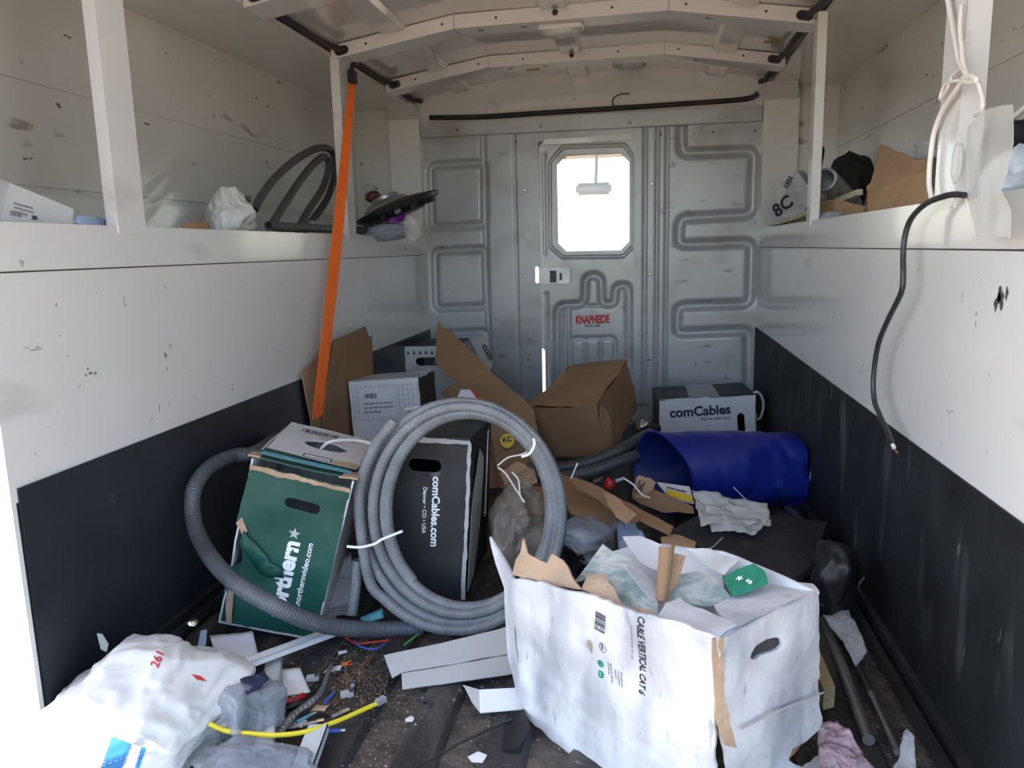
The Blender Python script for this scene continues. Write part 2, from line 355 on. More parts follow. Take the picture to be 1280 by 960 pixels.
mat('news_print', (.42, .44, .41), .8, var=.2, vs_=60, stretch=(1, 1, 6), spots=[((.16, .24, .22), 22, .52, .12, (1, 1, 2), .8)])
mat('blue_plastic', (.010, .020, .21), .32, var=.12, vs_=5, bump=.05, bs=30, spots=[((.05, .07, .32), 14, .66, .08, (1, 1, 1), .6)])
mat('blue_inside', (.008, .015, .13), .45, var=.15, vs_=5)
mat('black_plastic', (.014, .014, .016), .42, var=.15, vs_=20); mat('black_rubber', (.022, .022, .024), .6, var=.3, vs_=14, bump=.2, bs=60, spots=[((.10, .09, .085), 9, .62, .12, (1, 1, 1), .6)])
mat('black_fabric', (.008, .008, .009), .85, var=.3, vs_=30, bump=.3, bs=60)
mat('orange_web', (.95, .165, .018), .55, var=.08, vs_=40, bump=.15, bs=300)
mat('steel', (.62, .62, .62), .25, metal=1, var=.1); mat('steel_dull', (.42, .42, .43), .42, metal=.9, var=.15, vs_=14); mat('chrome', (.75, .75, .76), .12, metal=1, var=.05)
mat('hubcap_silver', (.42, .42, .43), .28, metal=.7, var=.1)
mat('wire_white', (.78, .74, .69), .5, var=.05); mat('wire_yellow', (.80, .66, .03), .42, var=.05); mat('wire_red', (.5, .03, .03), .5); mat('wire_blue', (.05, .1, .42), .5); mat('wire_green', (.10, .40, .10), .5); mat('cable_black', (.030, .030, .032), .35, var=.2, vs_=30)
mat('copper', (.75, .33, .15), .3, metal=1)
mat('pvc_white', (.80, .82, .83), .35, var=.03); mat('pvc_grey', (.52, .56, .58), .4, var=.06, spots=[((.30, .31, .31), 12, .62, .1, (1, 1, 1), .6)])
mat('wood', (.42, .33, .17), .7, var=.2, vs_=12, stretch=(4, 1, 4), bump=.2, bs=40); mat('wood_pale', (.62, .56, .40), .7, var=.12, vs_=14, stretch=(3, 3, 1))
mat('red_plastic', (.42, .015, .02), .35); mat('purple_film', (.20, .04, .26), .3, var=.2, vs_=20)
mat('lens', (.82, .82, .78), .12, trans=.55, var=.05, bump=.5, bs=60)
mat('glass', (.92, .95, .93), .06, alpha=.22, var=.05, spots=[((.8, .8, .74), 6, .55, .2, (1, 1, 1), .4)])
mat('yellow_sticker', (.75, .52, .03), .5); mat('bubble_pink', (.52, .36, .40), .25, alpha=.9, var=.15, vs_=20, bump=.9, bs=70)
mat('amber_stain', (.42, .28, .09), .5, var=.3, vs_=40); mat('leather_brown', (.12, .035, .025), .5)
mat('ground_sand', (.40, .29, .19), .9, var=.15, vs_=.6, bump=.1, bs=6); mat('scuff_grey', (.30, .29, .28), .7); mat('gasket', (.07, .07, .07), .6); mat('strap_blue', (.36, .46, .58), .5)
mat('tan_tape', (.50, .40, .24), .4); mat('bronze_wire', (.30, .20, .08), .4, metal=.8)
conduit_mat('conduit_grey', (.185, .195, .205)); conduit_mat('conduit_dark', (.075, .080, .088), .38, 150.); conduit_mat('conduit_thick', (.105, .112, .125), .45, 200.)
conduit_mat('flex_steel', (.55, .55, .55), .25, 110.); MATS['flex_steel'].node_tree.nodes['Principled BSDF'].inputs['Metallic'].default_value = .9

# ------------------------------------------------------------------ the truck body
XL, XR, D, ZL, ZS, ZB = -.858, .412, 3.027, .730, .662, .366
XO, XP, ZC = -1.135, .672, 1.222             # outer skins of the side compartments, their lids
Y0 = .90                                       # tail frame
def struct(name, mb, m, label, cat, parent=None, smooth=False):
    o = mb.build(name, m, parent, smooth)
    if parent is None: tag(o, label, cat, kind='structure')
    return o
g = MB(); g.add([(-40, -40, -.82), (40, -40, -.82), (40, 60, -.82), (-40, 60, -.82)], [(0, 1, 2, 3)])
struct('ground', g, 'ground_sand', 'sunlit sandy ground outside around the truck', 'ground')
# floor: pan and raised ribs, side rails
fl = struct('floor', MB().box((XL - .02, .70, -.06), (XR + .02, D + .02, -.012)), 'floor_dirt', 'dirty black ribbed load floor of the truck body', 'floor')
x = -.818; k = 0
while x < XR - .06:
    e = min(x + .066, XR - .04)
    MB().prism([(x, .72, -.012), (x + .008, .72, 0), (e - .008, .72, 0), (e, .72, -.012)], (0, D - .72, 0)).build('floor_rib', 'floor_black', fl); x += .1195
for xa, xb in ((XL, XL + .040), (XR - .042, XR)):
    s = 1 if xa == XL else -1; w0 = XL if s > 0 else XR
    MB().prism([(w0, .9, 0), (w0 + s * .012, .9, 0), (w0 + s * .012, .9, .022), (w0, .9, .024)], (0, D - .9, 0)).build('side_rail', 'black_rubber', fl)
    MB().prism([(w0 + s * .020, .9, 0), (w0 + s * .036, .9, 0), (w0 + s * .033, .9, .014), (w0 + s * .023, .9, .014)], (0, D - .9, 0)).build('side_rail', 'black_rubber', fl)
# side walls
def side_wall(s):
    w0 = XL if s < 0 else XR; xo = XO if s < 0 else XP; nm = 'left' if s < 0 else 'right'; y1 = D; Y0 = .90 if s < 0 else .76
    t = .018 * s
    def bx(x0, x1, ya, yb, za, zb_): return MB().box((min(x0, x1), ya, za), (max(x0, x1), yb, zb_))
    wl = struct('wall_' + nm, bx(w0, w0 + t, Y0, y1, ZB - .02, ZS - .0012), 'white_paint', 'white painted lower side wall with black liner and open shelf, ' + ('behind the green carton' if s < 0 else 'with the dangling black cable'), 'wall')
    bx(w0 + .0006 * s, w0 + t, Y0, y1, ZS + .0012, ZL).build('ledge_panel', 'white_paint', wl)
    bx(w0 + .004 * s, w0 + t, Y0, y1, ZS - .002, ZS + .002).build('seam', 'gasket', wl)
    bx(w0 - .003 * s, w0 + .012 * s, Y0 + .004, y1, -.012, ZB).build('liner', 'liner_left_black' if s < 0 else 'liner_black', wl)
    bx(w0 + t, xo, Y0, y1, ZL - .055, ZL - .04).build('shelf', 'compartment_paint', wl)
    bx(xo, xo + .015 * s, Y0, y1 + .05, -.35, ZC + .05).build('outer_skin', 'compartment_paint', wl)
    for z in (.815, 1.005):
        bx(xo, xo - .004 * s, Y0, y1, z, z + .022).build('skin_swage', 'compartment_paint', wl)
    if s < 0: bx(xo, xo - .010 * s, Y0, y1, .72, .80).build('door_hem', 'white_paint', wl)
    bx(w0 + .02 * s, xo, Y0, y1, ZC, ZC + .012).build('compartment_lid', 'roof_paint', wl)
    bx(w0, xo, Y0 - .008, Y0, -.35, 1.40).build('tail_frame', 'white_paint', wl)
    bx(w0, xo, y1, y1 + .03, -.1, 1.3).build('end_panel', 'compartment_paint', wl)
    # corner pillar by the bulkhead
    bx(w0, w0 + .122 * s, y1 - .03, y1, ZL - .04, ZC - .045).build('corner_pillar', 'white_paint', wl)
    v = MB().prism([(w0, y1 - .03, ZC - .045), (w0 + .122 * s, y1 - .03, ZC - .045), (w0 + .10 * s, y1 - .11, ZC), (w0, y1 - .11, ZC)], (0, .03, 0)); v.build('pillar_gusset', 'roof_paint', wl)
    # angle posts between ledge and roof
    for (ya, yb, hw) in (((1.178, 1.250, .022), (2.200, 2.262, .026)) if s < 0 else ((1.160, 1.235, .030), (2.105, 2.150, .022))):
        pp = MB().box((min(w0, w0 + .003 * s), ya, ZL - .012), (max(w0, w0 + .003 * s), yb, ZC + .005)); pp.box((min(w0 + .0031 * s, w0 + hw * s), ya, ZL - .004), (max(w0 + .0031 * s, w0 + hw * s), ya + .003, ZC + .005))
        pp.v = [q - Vector((.0015 * s, 0, 0)) for q in pp.v]
        pp.build('shelf_post', 'white_paint', wl)
    return wl
WL = side_wall(-1); WR = side_wall(1)
# scuffs chipped into the right wall paint
def scuff(parent, px, py, X, w_, h, seed):
    c = at(px, py, X=X); r = random.Random(seed)
    for k in range(r.randint(3, 5) if h > .012 or w_ > .012 else r.randint(1, 2)):
        o = [(r.uniform(-w_, w_) + w_ * .5 * math.cos(a) * r.uniform(.3, 1), r.uniform(-.1, .1) * h + h * math.sin(a) * r.uniform(.3, 1)) for a in [2 * PI * i / 7 for i in range(7)]]
        s = 1 if X < 0 else -1
        q = [(a * .5, b * .5) for a, b in [(w_ * .5 * math.cos(2 * PI * i / 8) * r.uniform(.4, 1.2), h * .5 * math.sin(2 * PI * i / 8) * r.uniform(.4, 1.2)) for i in range(8)]]
        O = c + Vector((0, r.uniform(-w_, w_) * .7, r.uniform(-h, h) * .7)); decal('scuff', q, O, Vector((0, 1, 0)), Vector((0, 0, 1)), Vector((s, 0, 0)), 'scuff_grey' if h < .02 else 'gasket', parent, lift=.0012)
for i, (px, py, w_, h) in enumerate([(1252, 365, .02, .035), (1256, 375, .018, .03), (1190, 515, .02, .004), (1148, 338, .003, .012)]): scuff(WR, px, py, XR, w_, h, i)
for i, (px, py, w_, h) in enumerate([(112, 462, .016, .012), (207, 452, .004, .02), (198, 510, .003, .02), (290, 485, .005, .014), (155, 378, .003, .014), (205, 360, .012, .004), (40, 436, .02, .004)]): scuff(WL, px, py, XL, w_, h, 20 + i)
rs_ = random.Random(77)
for i in range(26):
    px = rs_.uniform(30, 500); lo = 350; hi = 590 - px * .36; py = rs_.uniform(lo, hi); up_ = rs_.random() < .6; scuff(WL, px, py, XL, .0025 if up_ else .008, rs_.uniform(.004, .012) if up_ else .002, 50 + i)
for i in range(22):
    px = rs_.uniform(970, 1275); lo = 325; hi = 420 + (px - 960) * .66; py = rs_.uniform(lo, hi); up_ = rs_.random() < .7; scuff(WR, px, py, XR, .0025 if up_ else .009, rs_.uniform(.004, .014) if up_ else .002, 90 + i)

# bulkhead: pressed panels as relief
def bk(px, py): p = at(px, py, Y=D); return (p.x, p.z)
def segd(p, a, b):
    ax, ay = a; bx_, by = b; dx, dy = bx_ - ax, by - ay; L = dx * dx + dy * dy
    t = 0 if L == 0 else max(0, min(1, ((p[0] - ax) * dx + (p[1] - ay) * dy) / L)); return math.hypot(p[0] - ax - t * dx, p[1] - ay - t * dy)
def fillet(pts, r, k=5):
    out = [pts[0]]
    for i in range(1, len(pts) - 1):
        a, b, c = Vector(pts[i - 1]), Vector(pts[i]), Vector(pts[i + 1]); rr = min(r, (a - b).length * .48, (c - b).length * .48)
        p = b + (a - b).normalized() * rr; q = b + (c - b).normalized() * rr
        for j in range(k + 1): t = j / k; out.append(tuple(p * (1 - t) ** 2 + b * 2 * t * (1 - t) + q * t * t))
    return out + [pts[-1]]
grooves = []                                    # (polyline, half width, depth)
grooves.append((fillet([bk(*q) for q in [(852, 140), (852, 192), (943, 188), (940, 268), (850, 273), (848, 306), (940, 303), (937, 380), (847, 383), (846, 417), (936, 413), (934, 640)]], .03), .016, .016))
for r_ in [((538, 207), (605, 203), (606, 281), (540, 284)), ((543, 314), (606, 311), (608, 383), (545, 386)), ((546, 418), (609, 414), (610, 500), (548, 504))]:
    q = [bk(*a) for a in r_]; q = q + [q[0], q[1]]; m0 = ((q[0][0] + q[1][0]) / 2, (q[0][1] + q[1][1]) / 2); grooves.append((fillet([m0] + q[1:5] + [m0], .025), .013, .013))
for px, hw, dp in ((607, .009, .012), (645, .004, .006), (806, .006, .008), (821, .006, .008), (833, .005, .008)):
    xx = bk(px, 300)[0]; grooves.append(([(xx, 0), (xx, 1.2)], hw, dp))
def relief(p, gs):
    d = 0
    for pl, hw, dp in gs:
        m_ = min(segd(p, pl[i], pl[i + 1]) for i in range(len(pl) - 1))
        if m_ < hw * 1.6: t = m_ / (hw * 1.6); d = max(d, dp * (1 - t * t) ** 2 if t < 1 else 0)
    return d
DX0, DX1 = bk(677, 330)[0], bk(792, 330)[0]; DZ1 = bk(730, 176)[1]
def hfield(name, x0, x1, z0, z1, y, gs, m, parent, skip=None, st=.0058, thick=.02):
    nx = max(2, int((x1 - x0) / st)); nz = max(2, int((z1 - z0) / st)); v = []; f = []
    bb = [(min(a for a, _ in pl) - .03, max(a for a, _ in pl) + .03, min(b for _, b in pl) - .03, max(b for _, b in pl) + .03) for pl, _, _ in gs]
    for i in range(nx + 1):
        for j in range(nz + 1):
            p = (x0 + (x1 - x0) * i / nx, z0 + (z1 - z0) * j / nz); loc_ = [gs[k] for k in range(len(gs)) if bb[k][0] < p[0] < bb[k][1] and bb[k][2] < p[1] < bb[k][3]]
            v.append((p[0], y + (relief(p, loc_) if loc_ else 0), p[1]))
    for i in range(nx):
        for j in range(nz):
            c = (x0 + (x1 - x0) * (i + .5) / nx, z0 + (z1 - z0) * (j + .5) / nz)
            if skip and skip(c): continue
            a = i * (nz + 1) + j; f.append((a, a + nz + 1, a + nz + 2, a + 1))
    return obj(name, v, f, m, parent, True)
back = thing('wall_back', None, None, ((XL + XR) / 2, D, 0)); tag(back, 'grey pressed steel bulkhead with riveted panels and a door', 'wall', kind='structure')
hfield('pressed_panel', XL, DX0 - .004, -.01, 1.17, D, grooves, 'grey_panel', back)
hfield('pressed_panel', DX1 + .002, XR, -.01, 1.17, D, grooves, 'grey_panel', back)
hfield('header_panel', DX0 - .004, DX1 + .002, DZ1 + .004, 1.17, D, [], 'grey_panel', back)
# door set in the bulkhead
dy = D + .006; oc = [bk(*q) for q in [(697, 205), (710, 194), (775, 192), (786, 203), (786, 302), (775, 313), (708, 314), (697, 303)]]
dg = []
dq = lambda L: [bk(640 + a / 4.8, 320 + b / 4.8) for a, b in L]
dg.append((fillet(dq([(270, 1000), (270, 298), (436, 294), (440, 120), (532, 118), (540, 292), (616, 290), (620, 182), (700, 178), (706, 1000)]), .035), .013, .014))
dg.append((fillet(dq([(340, 1000), (340, 310), (300, 310), (300, 690), (270, 690)]), .02), .006, .007))
dg.append((fillet(dq([(350, 1000), (352, 498), (440, 496), (447, 1000)]), .02), .007, .008)); dg.append((fillet(dq([(527, 1000), (530, 494), (616, 490), (622, 1000)]), .02), .007, .008)); dg.append((dq([(447, 497), (530, 494)]), .006, .007)); dg.append((dq([(447, 300), (530, 300)]), .005, .006))
dg.append((dq([(205, 230), (212, 1000)]), .006, .008)); dg.append((dq([(190, -620), (196, -10)]), .004, .006)); dg.append((dq([(180, 230), (186, 1000)]), .004, .006))
ring_out = [bk(*q) for q in [(687, 203), (703, 184), (780, 181), (790.5, 196), (790.5, 308), (779, 320), (703, 321), (688, 308)]]
dg.append((ring_out + [ring_out[0]], .006, .008))
door = thing('door_1', 'grey pressed steel bulkhead door with octagonal window', 'door', ((DX0 + DX1) / 2, dy, 0), kind='structure')
gap = bk(677, 430)[1]
hfield('door_skin', DX0 + .001, DX1, -.012, DZ1, dy, dg, 'door_grey', door, skip=lambda c: inpoly(c, oc) or (c[1] < gap and c[0] < DX0 + .008 * min(1, (gap - c[1]) / .05)))
MB().box((DX0 - .03, D + .012, gap - .02), (DX0 + .010, D + .03, DZ1 + .03)).build('door_stop', 'door_grey', back); MB().box((DX0 - .03, D + .012, DZ1 - .010), (DX1 + .03, D + .03, DZ1 + .03)).build('door_stop', 'door_grey', back); MB().box((DX1 - .010, D + .022, -.01), (DX1 + .03, D + .036, DZ1 + .03)).build('door_stop', 'door_grey', back)
fr = MB()                                       # window surround standing proud
for i in range(8):
    a, b = Vector(oc[i]), Vector(oc[(i + 1) % 8]); c_, d_ = Vector(ring_out[(i + 1) % 8]), Vector(ring_out[i]); a2 = a.lerp(d_, .12); b2 = b.lerp(c_, .12); c2 = c_.lerp(b, .3); d2 = d_.lerp(a, .3)
    fr.prism([(p.x, dy - .010, p.y) for p in (a2, b2, c2, d2)], (0, .016, 0))
wf = fr.build('window_frame', 'door_grey', door)
win = MB().prism([(a, dy + .006, b) for a, b in oc], (0, .004, 0)).build('window_1', 'glass'); tag(win, 'dirty octagonal glass pane in the bulkhead door', 'window', kind='structure')
a = bk(680, 177); b = bk(741, 174); MB().box((a[0], dy - .012, a[1] - .012), (b[0], dy, a[1] + .008)).build('top_rail', 'steel_dull', door)
a = bk(741, 174); b = bk(790, 172); MB().box((a[0], dy - .016, a[1] - .010), (b[0], dy, a[1] + .012)).build('top_rail', 'white_paint', door)
lt = MB().bbox(bk_lo := (bk(673, 355)[0], dy - .022, bk(673, 355)[1]), (bk(713, 334)[0], dy - .004, bk(713, 334)[1]), .005).build('latch', 'steel_dull', door)
a = bk(688, 353); b = bk(696, 338); MB().box((a[0], dy - .0235, a[1]), (b[0], dy - .021, b[1])).build('latch_slot', 'black_plastic', lt)
a = bk(700, 350); b = bk(703, 341); MB().box((a[0], dy - .0235, a[1]), (b[0], dy - .021, b[1])).build('latch_slot', 'black_plastic', lt)
a = bk(670, 354); b = bk(674, 333); MB().bbox((a[0], dy - .024, a[1]), (b[0], dy - .004, b[1]), .003).build('strike', 'chrome', lt)
# badge on the door
N_ = Vector((0, -1, 0)); st = slab_px('badge', [(719, 395), (763, 393), (764, 408), (720, 410)], (Vector((0, dy - .0012, 0)), N_), 'door_grey', door, thick=.001)
lettering('badge_name', 'KNAPHEIDE', at(720, 404.5, Y=dy - .002), at(762, 403.2, Y=dy - .002), N_, 'ink_red', door, bold=.055, lift=.0008, hscale=1.75)
lettering('badge_line', 'SINCE 1848', at(731, 408.6, Y=dy - .002), at(750, 408.1, Y=dy - .002), N_, 'ink_black', door, bold=.03, lift=.0008)
# header channel, screws, filler above
zt, zb_ = 1.160, 1.108
ch = MB().bbox((XL + .003, D - .032, zb_), (XR - .003, D + .004, zt), .003).build('header_channel', 'grey_panel', back)
for px in (572, 676, 787, 901): p = at(px, 162 - (px - 572) * .043, Y=D - .032); MB().dome(p, (0, -1, 0), .0075, .004).build('screw', 'chrome', ch)
for px, py in ((656, 238), (657, 345), (660, 448), (815, 230), (812, 342), (811, 449)): p = at(px, py, Y=D); MB().dome(p, (0, -1, 0), .0065, .004).build('rivet', 'steel', back)
for px, py in ((891, 165), (944, 163), (826, 168), (645, 177)): p = at(px, py, Y=D); MB().dome(p, (0, -1, 0), .0045, .001).build('rivet', 'gasket', back)
# roof skin, bows and strips
RP = [(XL - .03, 1.252), (-.517, 1.310), (.056, 1.314), (XR + .03, 1.256)]
roof = MB()
roof.prism([(RP[0][0] - .3, Y0 - .04, 1.252)] + [(x, Y0 - .04, z) for x, z in RP] + [(RP[3][0] + .3, Y0 - .04, 1.256), (RP[3][0] + .3, Y0 - .04, 1.36), (RP[0][0] - .3, Y0 - .04, 1.36)], (0, D - Y0 + .1, 0))
CE = struct('ceiling', roof, 'roof_paint', 'glossy cream painted roof with cranked bows', 'ceiling')
MB().prism([(XO, .86, 1.37), (XP, .86, 1.37), (XP, -.45, 1.66), (XO, -.45, 1.66)], (0, 0, .03)).build('added_shade_panel', 'white_paint', CE)  # unseen panel added above the camera to shade the tail opening
MB().prism([(XL, D - .001, 1.13), (XR, D - .001, 1.13), (XR + .03, D - .001, 1.262), (.056, D - .001, 1.32), (-.517, D - .001, 1.32), (XL - .03, D - .001, 1.262)], (0, .02, 0)).build('filler_panel', 'white_paint', CE)
HB = [(XL - .017, 1.214), (-.517, 1.272), (.056, 1.278), (XR + .017, 1.219)]
def lerpz(x):
    for i in range(3):
        if HB[i][0] <= x <= HB[i + 1][0]: t = (x - HB[i][0]) / (HB[i + 1][0] - HB[i][0]); return HB[i][1] * (1 - t) + HB[i + 1][1] * t
    return HB[0][1]
for (yb, dp) in ((1.22, .1), (1.70, .1), (2.19, .085), (2.665, .085)):
    bw = MB()
    for i in range(3):
        (xa, za), (xb, zb2) = HB[i], HB[i + 1]; e = .0008
        bw.prism([(xa + e, yb, za), (xb - e, yb, zb2), (xb - e, yb, zb2 + .036), (xa + e, yb, za + .036)], (0, dp, 0))
    o = bw.build('roof_bow', 'white_paint', CE)
    for xx in (-.77, -.55, -.40, -.24, -.09, .10, .30):
        z = lerpz(xx) + .019; MB().dome((xx, yb, z), (0, -1, 0), .0085 if xx == -.24 else .0035, .0008).build('bolt_hole', 'black_plastic', o)
    for xx in (XL + .004, XR - .006):
        z = lerpz(xx) + .019; v, f = slab_geo(stadium(0, 0, .042, .024, 8, .2 if xx < 0 else -.2), Vector((xx + (.012 if xx < 0 else -.012), yb - .0008, z)), Vector((1, 0, 0)), Vector((0, 0, 1)), Vector((0, -1, 0)), .003, step=9)
        obj('grommet', v, f, 'black_rubber', o)
    for xx in (-.45, -.33, .16):
        MB().box((xx - .008, yb + .035, lerpz(xx) - .0012), (xx + .008, yb + .041, lerpz(xx) + .002)).build('slot', 'gasket', o)
for xa, xb in ((-.715, -.66), (-.275, -.215), (.215, .275)):
    for ya, yb in ((1.33, 1.69), (1.81, 2.18), (2.285, 2.655), (2.76, 3.02)):
        def zr(x): 
            for i in range(3):
                if RP[i][0] <= x <= RP[i + 1][0]: t = (x - RP[i][0]) / (RP[i + 1][0] - RP[i][0]); return RP[i][1] * (1 - t) + RP[i + 1][1] * t
        MB().prism([(xa - .01, ya, zr(xa)), (xa, ya, zr(xa) - .012), (xb, ya, zr(xb) - .012), (xb + .01, ya, zr(xb))], (0, yb - ya, 0)).build('roof_strip', 'roof_paint', CE)
for px, py, Yb in ((666, 90, 2.70), (965, 52, 2.32)):
    p = at(px, py, Z=1.266 if px < 800 else 1.262); zz = (lerpz(p.x) if px < 800 else None)
    if zz is None: zz = 1.262
    v, f = slab_geo([(a * (1 + .2 * math.sin(3 * i)), b) for i, (a, b) in enumerate(ring2(0, 0, .024, .014, 12))], Vector((p.x, p.y, zz - .001)), Vector((1, 0, 0)), Vector((0, 1, 0)), Vector((0, 0, -1)), .002, step=9); obj('rust_patch', v, f, 'amber_stain', CE)
# wiring looms along both eaves and over the bulkhead
for s, w0, segs in ((-1, XL, ((1.80, 2.19), (2.30, 2.665), (2.80, 2.98))), (1, XR, ((1.80, 2.19), (2.28, 2.665), (2.80, 2.98)))):
    for ki, (ya, yb) in enumerate(segs):
        bay = ('tail bay', 'middle bay', 'bulkhead bay')[ki]
        xx = w0 - s * .002; pts = [(xx, ya, 1.236), (xx - s * .006, ya + (yb - ya) * .35, 1.231), (xx - s * .003, ya + (yb - ya) * .7, 1.233), (xx - s * .014, yb + .003, 1.238)]
        lm = tube('wiring_loom', pts, .0085, 'black_rubber'); tag(lm, 'black loom on the ' + ('orange strap' if s < 0 else 'open brown carton') + ' side roof edge, ' + bay, 'wiring', 'roof edge wiring looms')
lm = tube('wiring_loom', [at(537, 147, Y=D - .02), at(600, 146, Y=D - .02), at(680, 141, Y=D - .02), at(760, 136, Y=D - .02), at(850, 130, Y=D - .02), at(930, 124, Y=D - .02), at(948, 117, Y=D - .03)], .009, 'black_rubber'); tag(lm, 'long black wiring loom lying on the header above the door', 'wiring')
lm = tube('thin_wire', [at(767, 134, Y=D - .03), at(766, 124, Y=D - .03), at(775, 118, Y=D - .035), at(787, 117, Y=D - .04)], .0025, 'black_plastic'); tag(lm, 'thin black wire looping up from the header loom', 'wire')
for px, lab in ((533, 'left'), (942, 'right')):
    pass
# interior lamps on the bows
for (px, py, Y, lab) in ((701, 40, 2.245, 'clear ribbed dome lamp under the roof bow by the orange strap'), (787, 95, 2.86, 'clear oval dome lamp on the roof close to the bulkhead')):
    z = 1.274 if Y < 2.5 else 1.308; xc = at(px, py, Y=Y).x
    t = thing('dome_lamp', lab, 'lamp', (xc, Y, z - .03))
    MB().bbox((xc - .062, Y - .028, z - .012), (xc + .062, Y + .028, z), .004).build('lamp_base', 'white_paint', t)
    M = Matrix.Translation((xc, Y, z - .012)) @ Matrix.Diagonal((1, .42, -1, 1)); mb = MB().lathe(M, [(.058, 0), (.055, .008), (.042, .015), (.02, .018), (.001, .0185)], 28); mb.build('lamp_lens', 'lens', t, True)
# rear-view mirror of the cab seen through the door window
mr = thing('cab_mirror', 'dark rear view mirror hanging beyond the door window', 'mirror', at(742, 236, Y=D + .75))
p = at(742, 236, Y=D + .75); MB().bbox((p.x - .085, p.y - .015, p.z - .028), (p.x + .085, p.y + .015, p.z + .028), .012).build('mirror_housing', 'pvc_grey', mr, True)
MB().cyl(p + Vector((.01, 0, .02)), Vector((p.x + .015, p.y + .03, 1.125)), .008).build('mirror_stem', 'pvc_grey', mr)
tag(MB().box((XL - .1, D + .55, 1.12), (XR + .1, D + 1.05, 1.18)).build('trim_1', 'tan_tape'), 'tan cab roof lining seen through the door window', 'trim', kind='structure')

# ------------------------------------------------------------------ orange strap
A = at(440, 100, X=XL + .018); B = at(396, 522, X=-.80)
t = thing('tie_down_strap', 'bright orange webbing strap hanging from the roof edge', 'strap', (B.x, B.y, B.z - .02))
mb = MB(); n = 30; vv = []; ff = []
for i in range(n + 1):
    s = i / n; p = A.lerp(B, s) + Vector((.004 * math.sin(3 * s), 0, 0)); wd = .010 + .012 * min(1, s * 1.5); an = (1 - s) * .9 - .1 + .18 * math.sin(5 * s)
    d = Vector((math.sin(an) * .4 + .25, math.cos(an), 0)).normalized() * wd; nn = Vector((.0012, 0, 0)); vv += [p - d, p + d, p + d + nn, p - d + nn]
for i in range(n):
    for j in range(4): ff.append((i * 4 + j, i * 4 + (j + 1) % 4, i * 4 + 4 + (j + 1) % 4, i * 4 + 4 + j))
ff += [(0, 1, 2, 3), tuple(n * 4 + q for q in (3, 2, 1, 0))]; obj('webbing', vv, ff, 'orange_web', t)
MB().bbox((A.x - .008, A.y - .018, A.z - .012), (A.x + .012, A.y + .018, A.z + .028), .004).build('strap_sleeve', 'black_plastic', t)
tube('strap_hook', [A + Vector((.002, 0, .025)), A + Vector((.002, .004, .042)), A + Vector((.004, .02, .052)), A + Vector((.006, .045, .056))], .006, 'black_plastic', t)
tl = patch('loose_tail', [A + Vector((.003, -.022, -.06)), A + Vector((.003, -.006, -.06)), A + Vector((.006, -.012, -.18)), A + Vector((.006, -.030, -.17))], 'film_milky', t, 3, 8, .001, .004, 20, 3)

# ------------------------------------------------------------------ carton builder
def euler_m(loc, rot): return Matrix.Translation(loc) @ Matrix.Rotation(rot[2], 4, 'Z') @ Matrix.Rotation(rot[1], 4, 'Y') @ Matrix.Rotation(rot[0], 4, 'X')
def carton(name, label, loc, rot, size, mats, group=None, slot=None, warp=.0035, seed=1, skip=(), jag=.0008, edge=None):
    """five or six panels of board: mats = dict(front, side, top); slot = (panel, cx, cy, w, h, angle) a cut hand hole"""
    M = euler_m(loc, rot); R3 = M.to_3x3(); sx, sy, sz = size; t = thing(name, label, 'box', loc, group); fr_ = {}
    defs = dict(front=((-sx / 2, -sy / 2, 0), (1, 0, 0), (0, 0, 1), sx, sz), back=((sx / 2, sy / 2, 0), (-1, 0, 0), (0, 0, 1), sx, sz), right=((sx / 2, -sy / 2, 0), (0, 1, 0), (0, 0, 1), sy, sz),
                left=((-sx / 2, sy / 2, 0), (0, -1, 0), (0, 0, 1), sy, sz), top=((-sx / 2, -sy / 2, sz), (1, 0, 0), (0, 1, 0), sx, sy), bottom=((-sx / 2, sy / 2, 0), (1, 0, 0), (0, -1, 0), sx, sy))
    for i, (k, (o, u, v, w_, h)) in enumerate(defs.items()):
        O = M @ Vector(o); U = (R3 @ Vector(u)).normalized(); V = (R3 @ Vector(v)).normalized(); N = U.cross(V); fr_[k] = (O, U, V, N)
        if k in skip: continue
        hol = [stadium(*slot[1:5], 6, slot[5])] if slot and slot[0] == k else []
        vts, f = slab_geo([(0, 0), (w_, 0), (w_, h), (0, h)], O, U, V, N, .003, hol, min(w_, h) / 8, warp, 9, seed + i, jag)
        o_ = obj(dict(front='front_panel', back='back_panel', right='side_panel', left='side_panel', top='lid', bottom='base_panel')[k], vts, f, mats.get(k) or mats.get('side') or mats['front'], t, True, None, .5)
    return t, fr_
def onf(fr, u, v, lift=0): return fr[0] + fr[1] * u + fr[2] * v + fr[3] * lift

# ------------------------------------------------------------------ green carton
GS = (.174, .30, .303)
G, gf = carton('cable_box', 'dark green worn cable carton with white lettering and white lid', (-.690, 1.335, .018), (-.012, .27, .216), GS, dict(front='carton_green', side='carton_worn', top='carton_white'), slot=('front', .10, .245, .062, .018, -.05), warp=.004, seed=3, skip=('front', 'top'))
f = gf['front']; 
v, fc = slab_geo([(0, 0), (.172, -.004), (.174, .29), (.10, .292), (.02, .293), (.0, .288), (-.004, .19), (.012, .16), (.018, .115), (-.002, .10)], f[0], f[1], f[2], f[3], .003, [stadium(.100, .240, .062, .018, 6, -.05)], .016, .006, 14, 5, .0008); obj('front_panel', v, fc, 'carton_green', G, True, None, .5)
v, fc = slab_geo([(.008, .150), (.04, .118), (.066, .100), (.096, .104), (.090, .122), (.066, .128), (.045, .150), (.012, .176)], onf(f, 0, 0, .006), f[1], f[2], f[3], .0015, (), .014, .004, 25, 9, .002); obj('torn_skin', v, fc, 'carton_green', G, True)
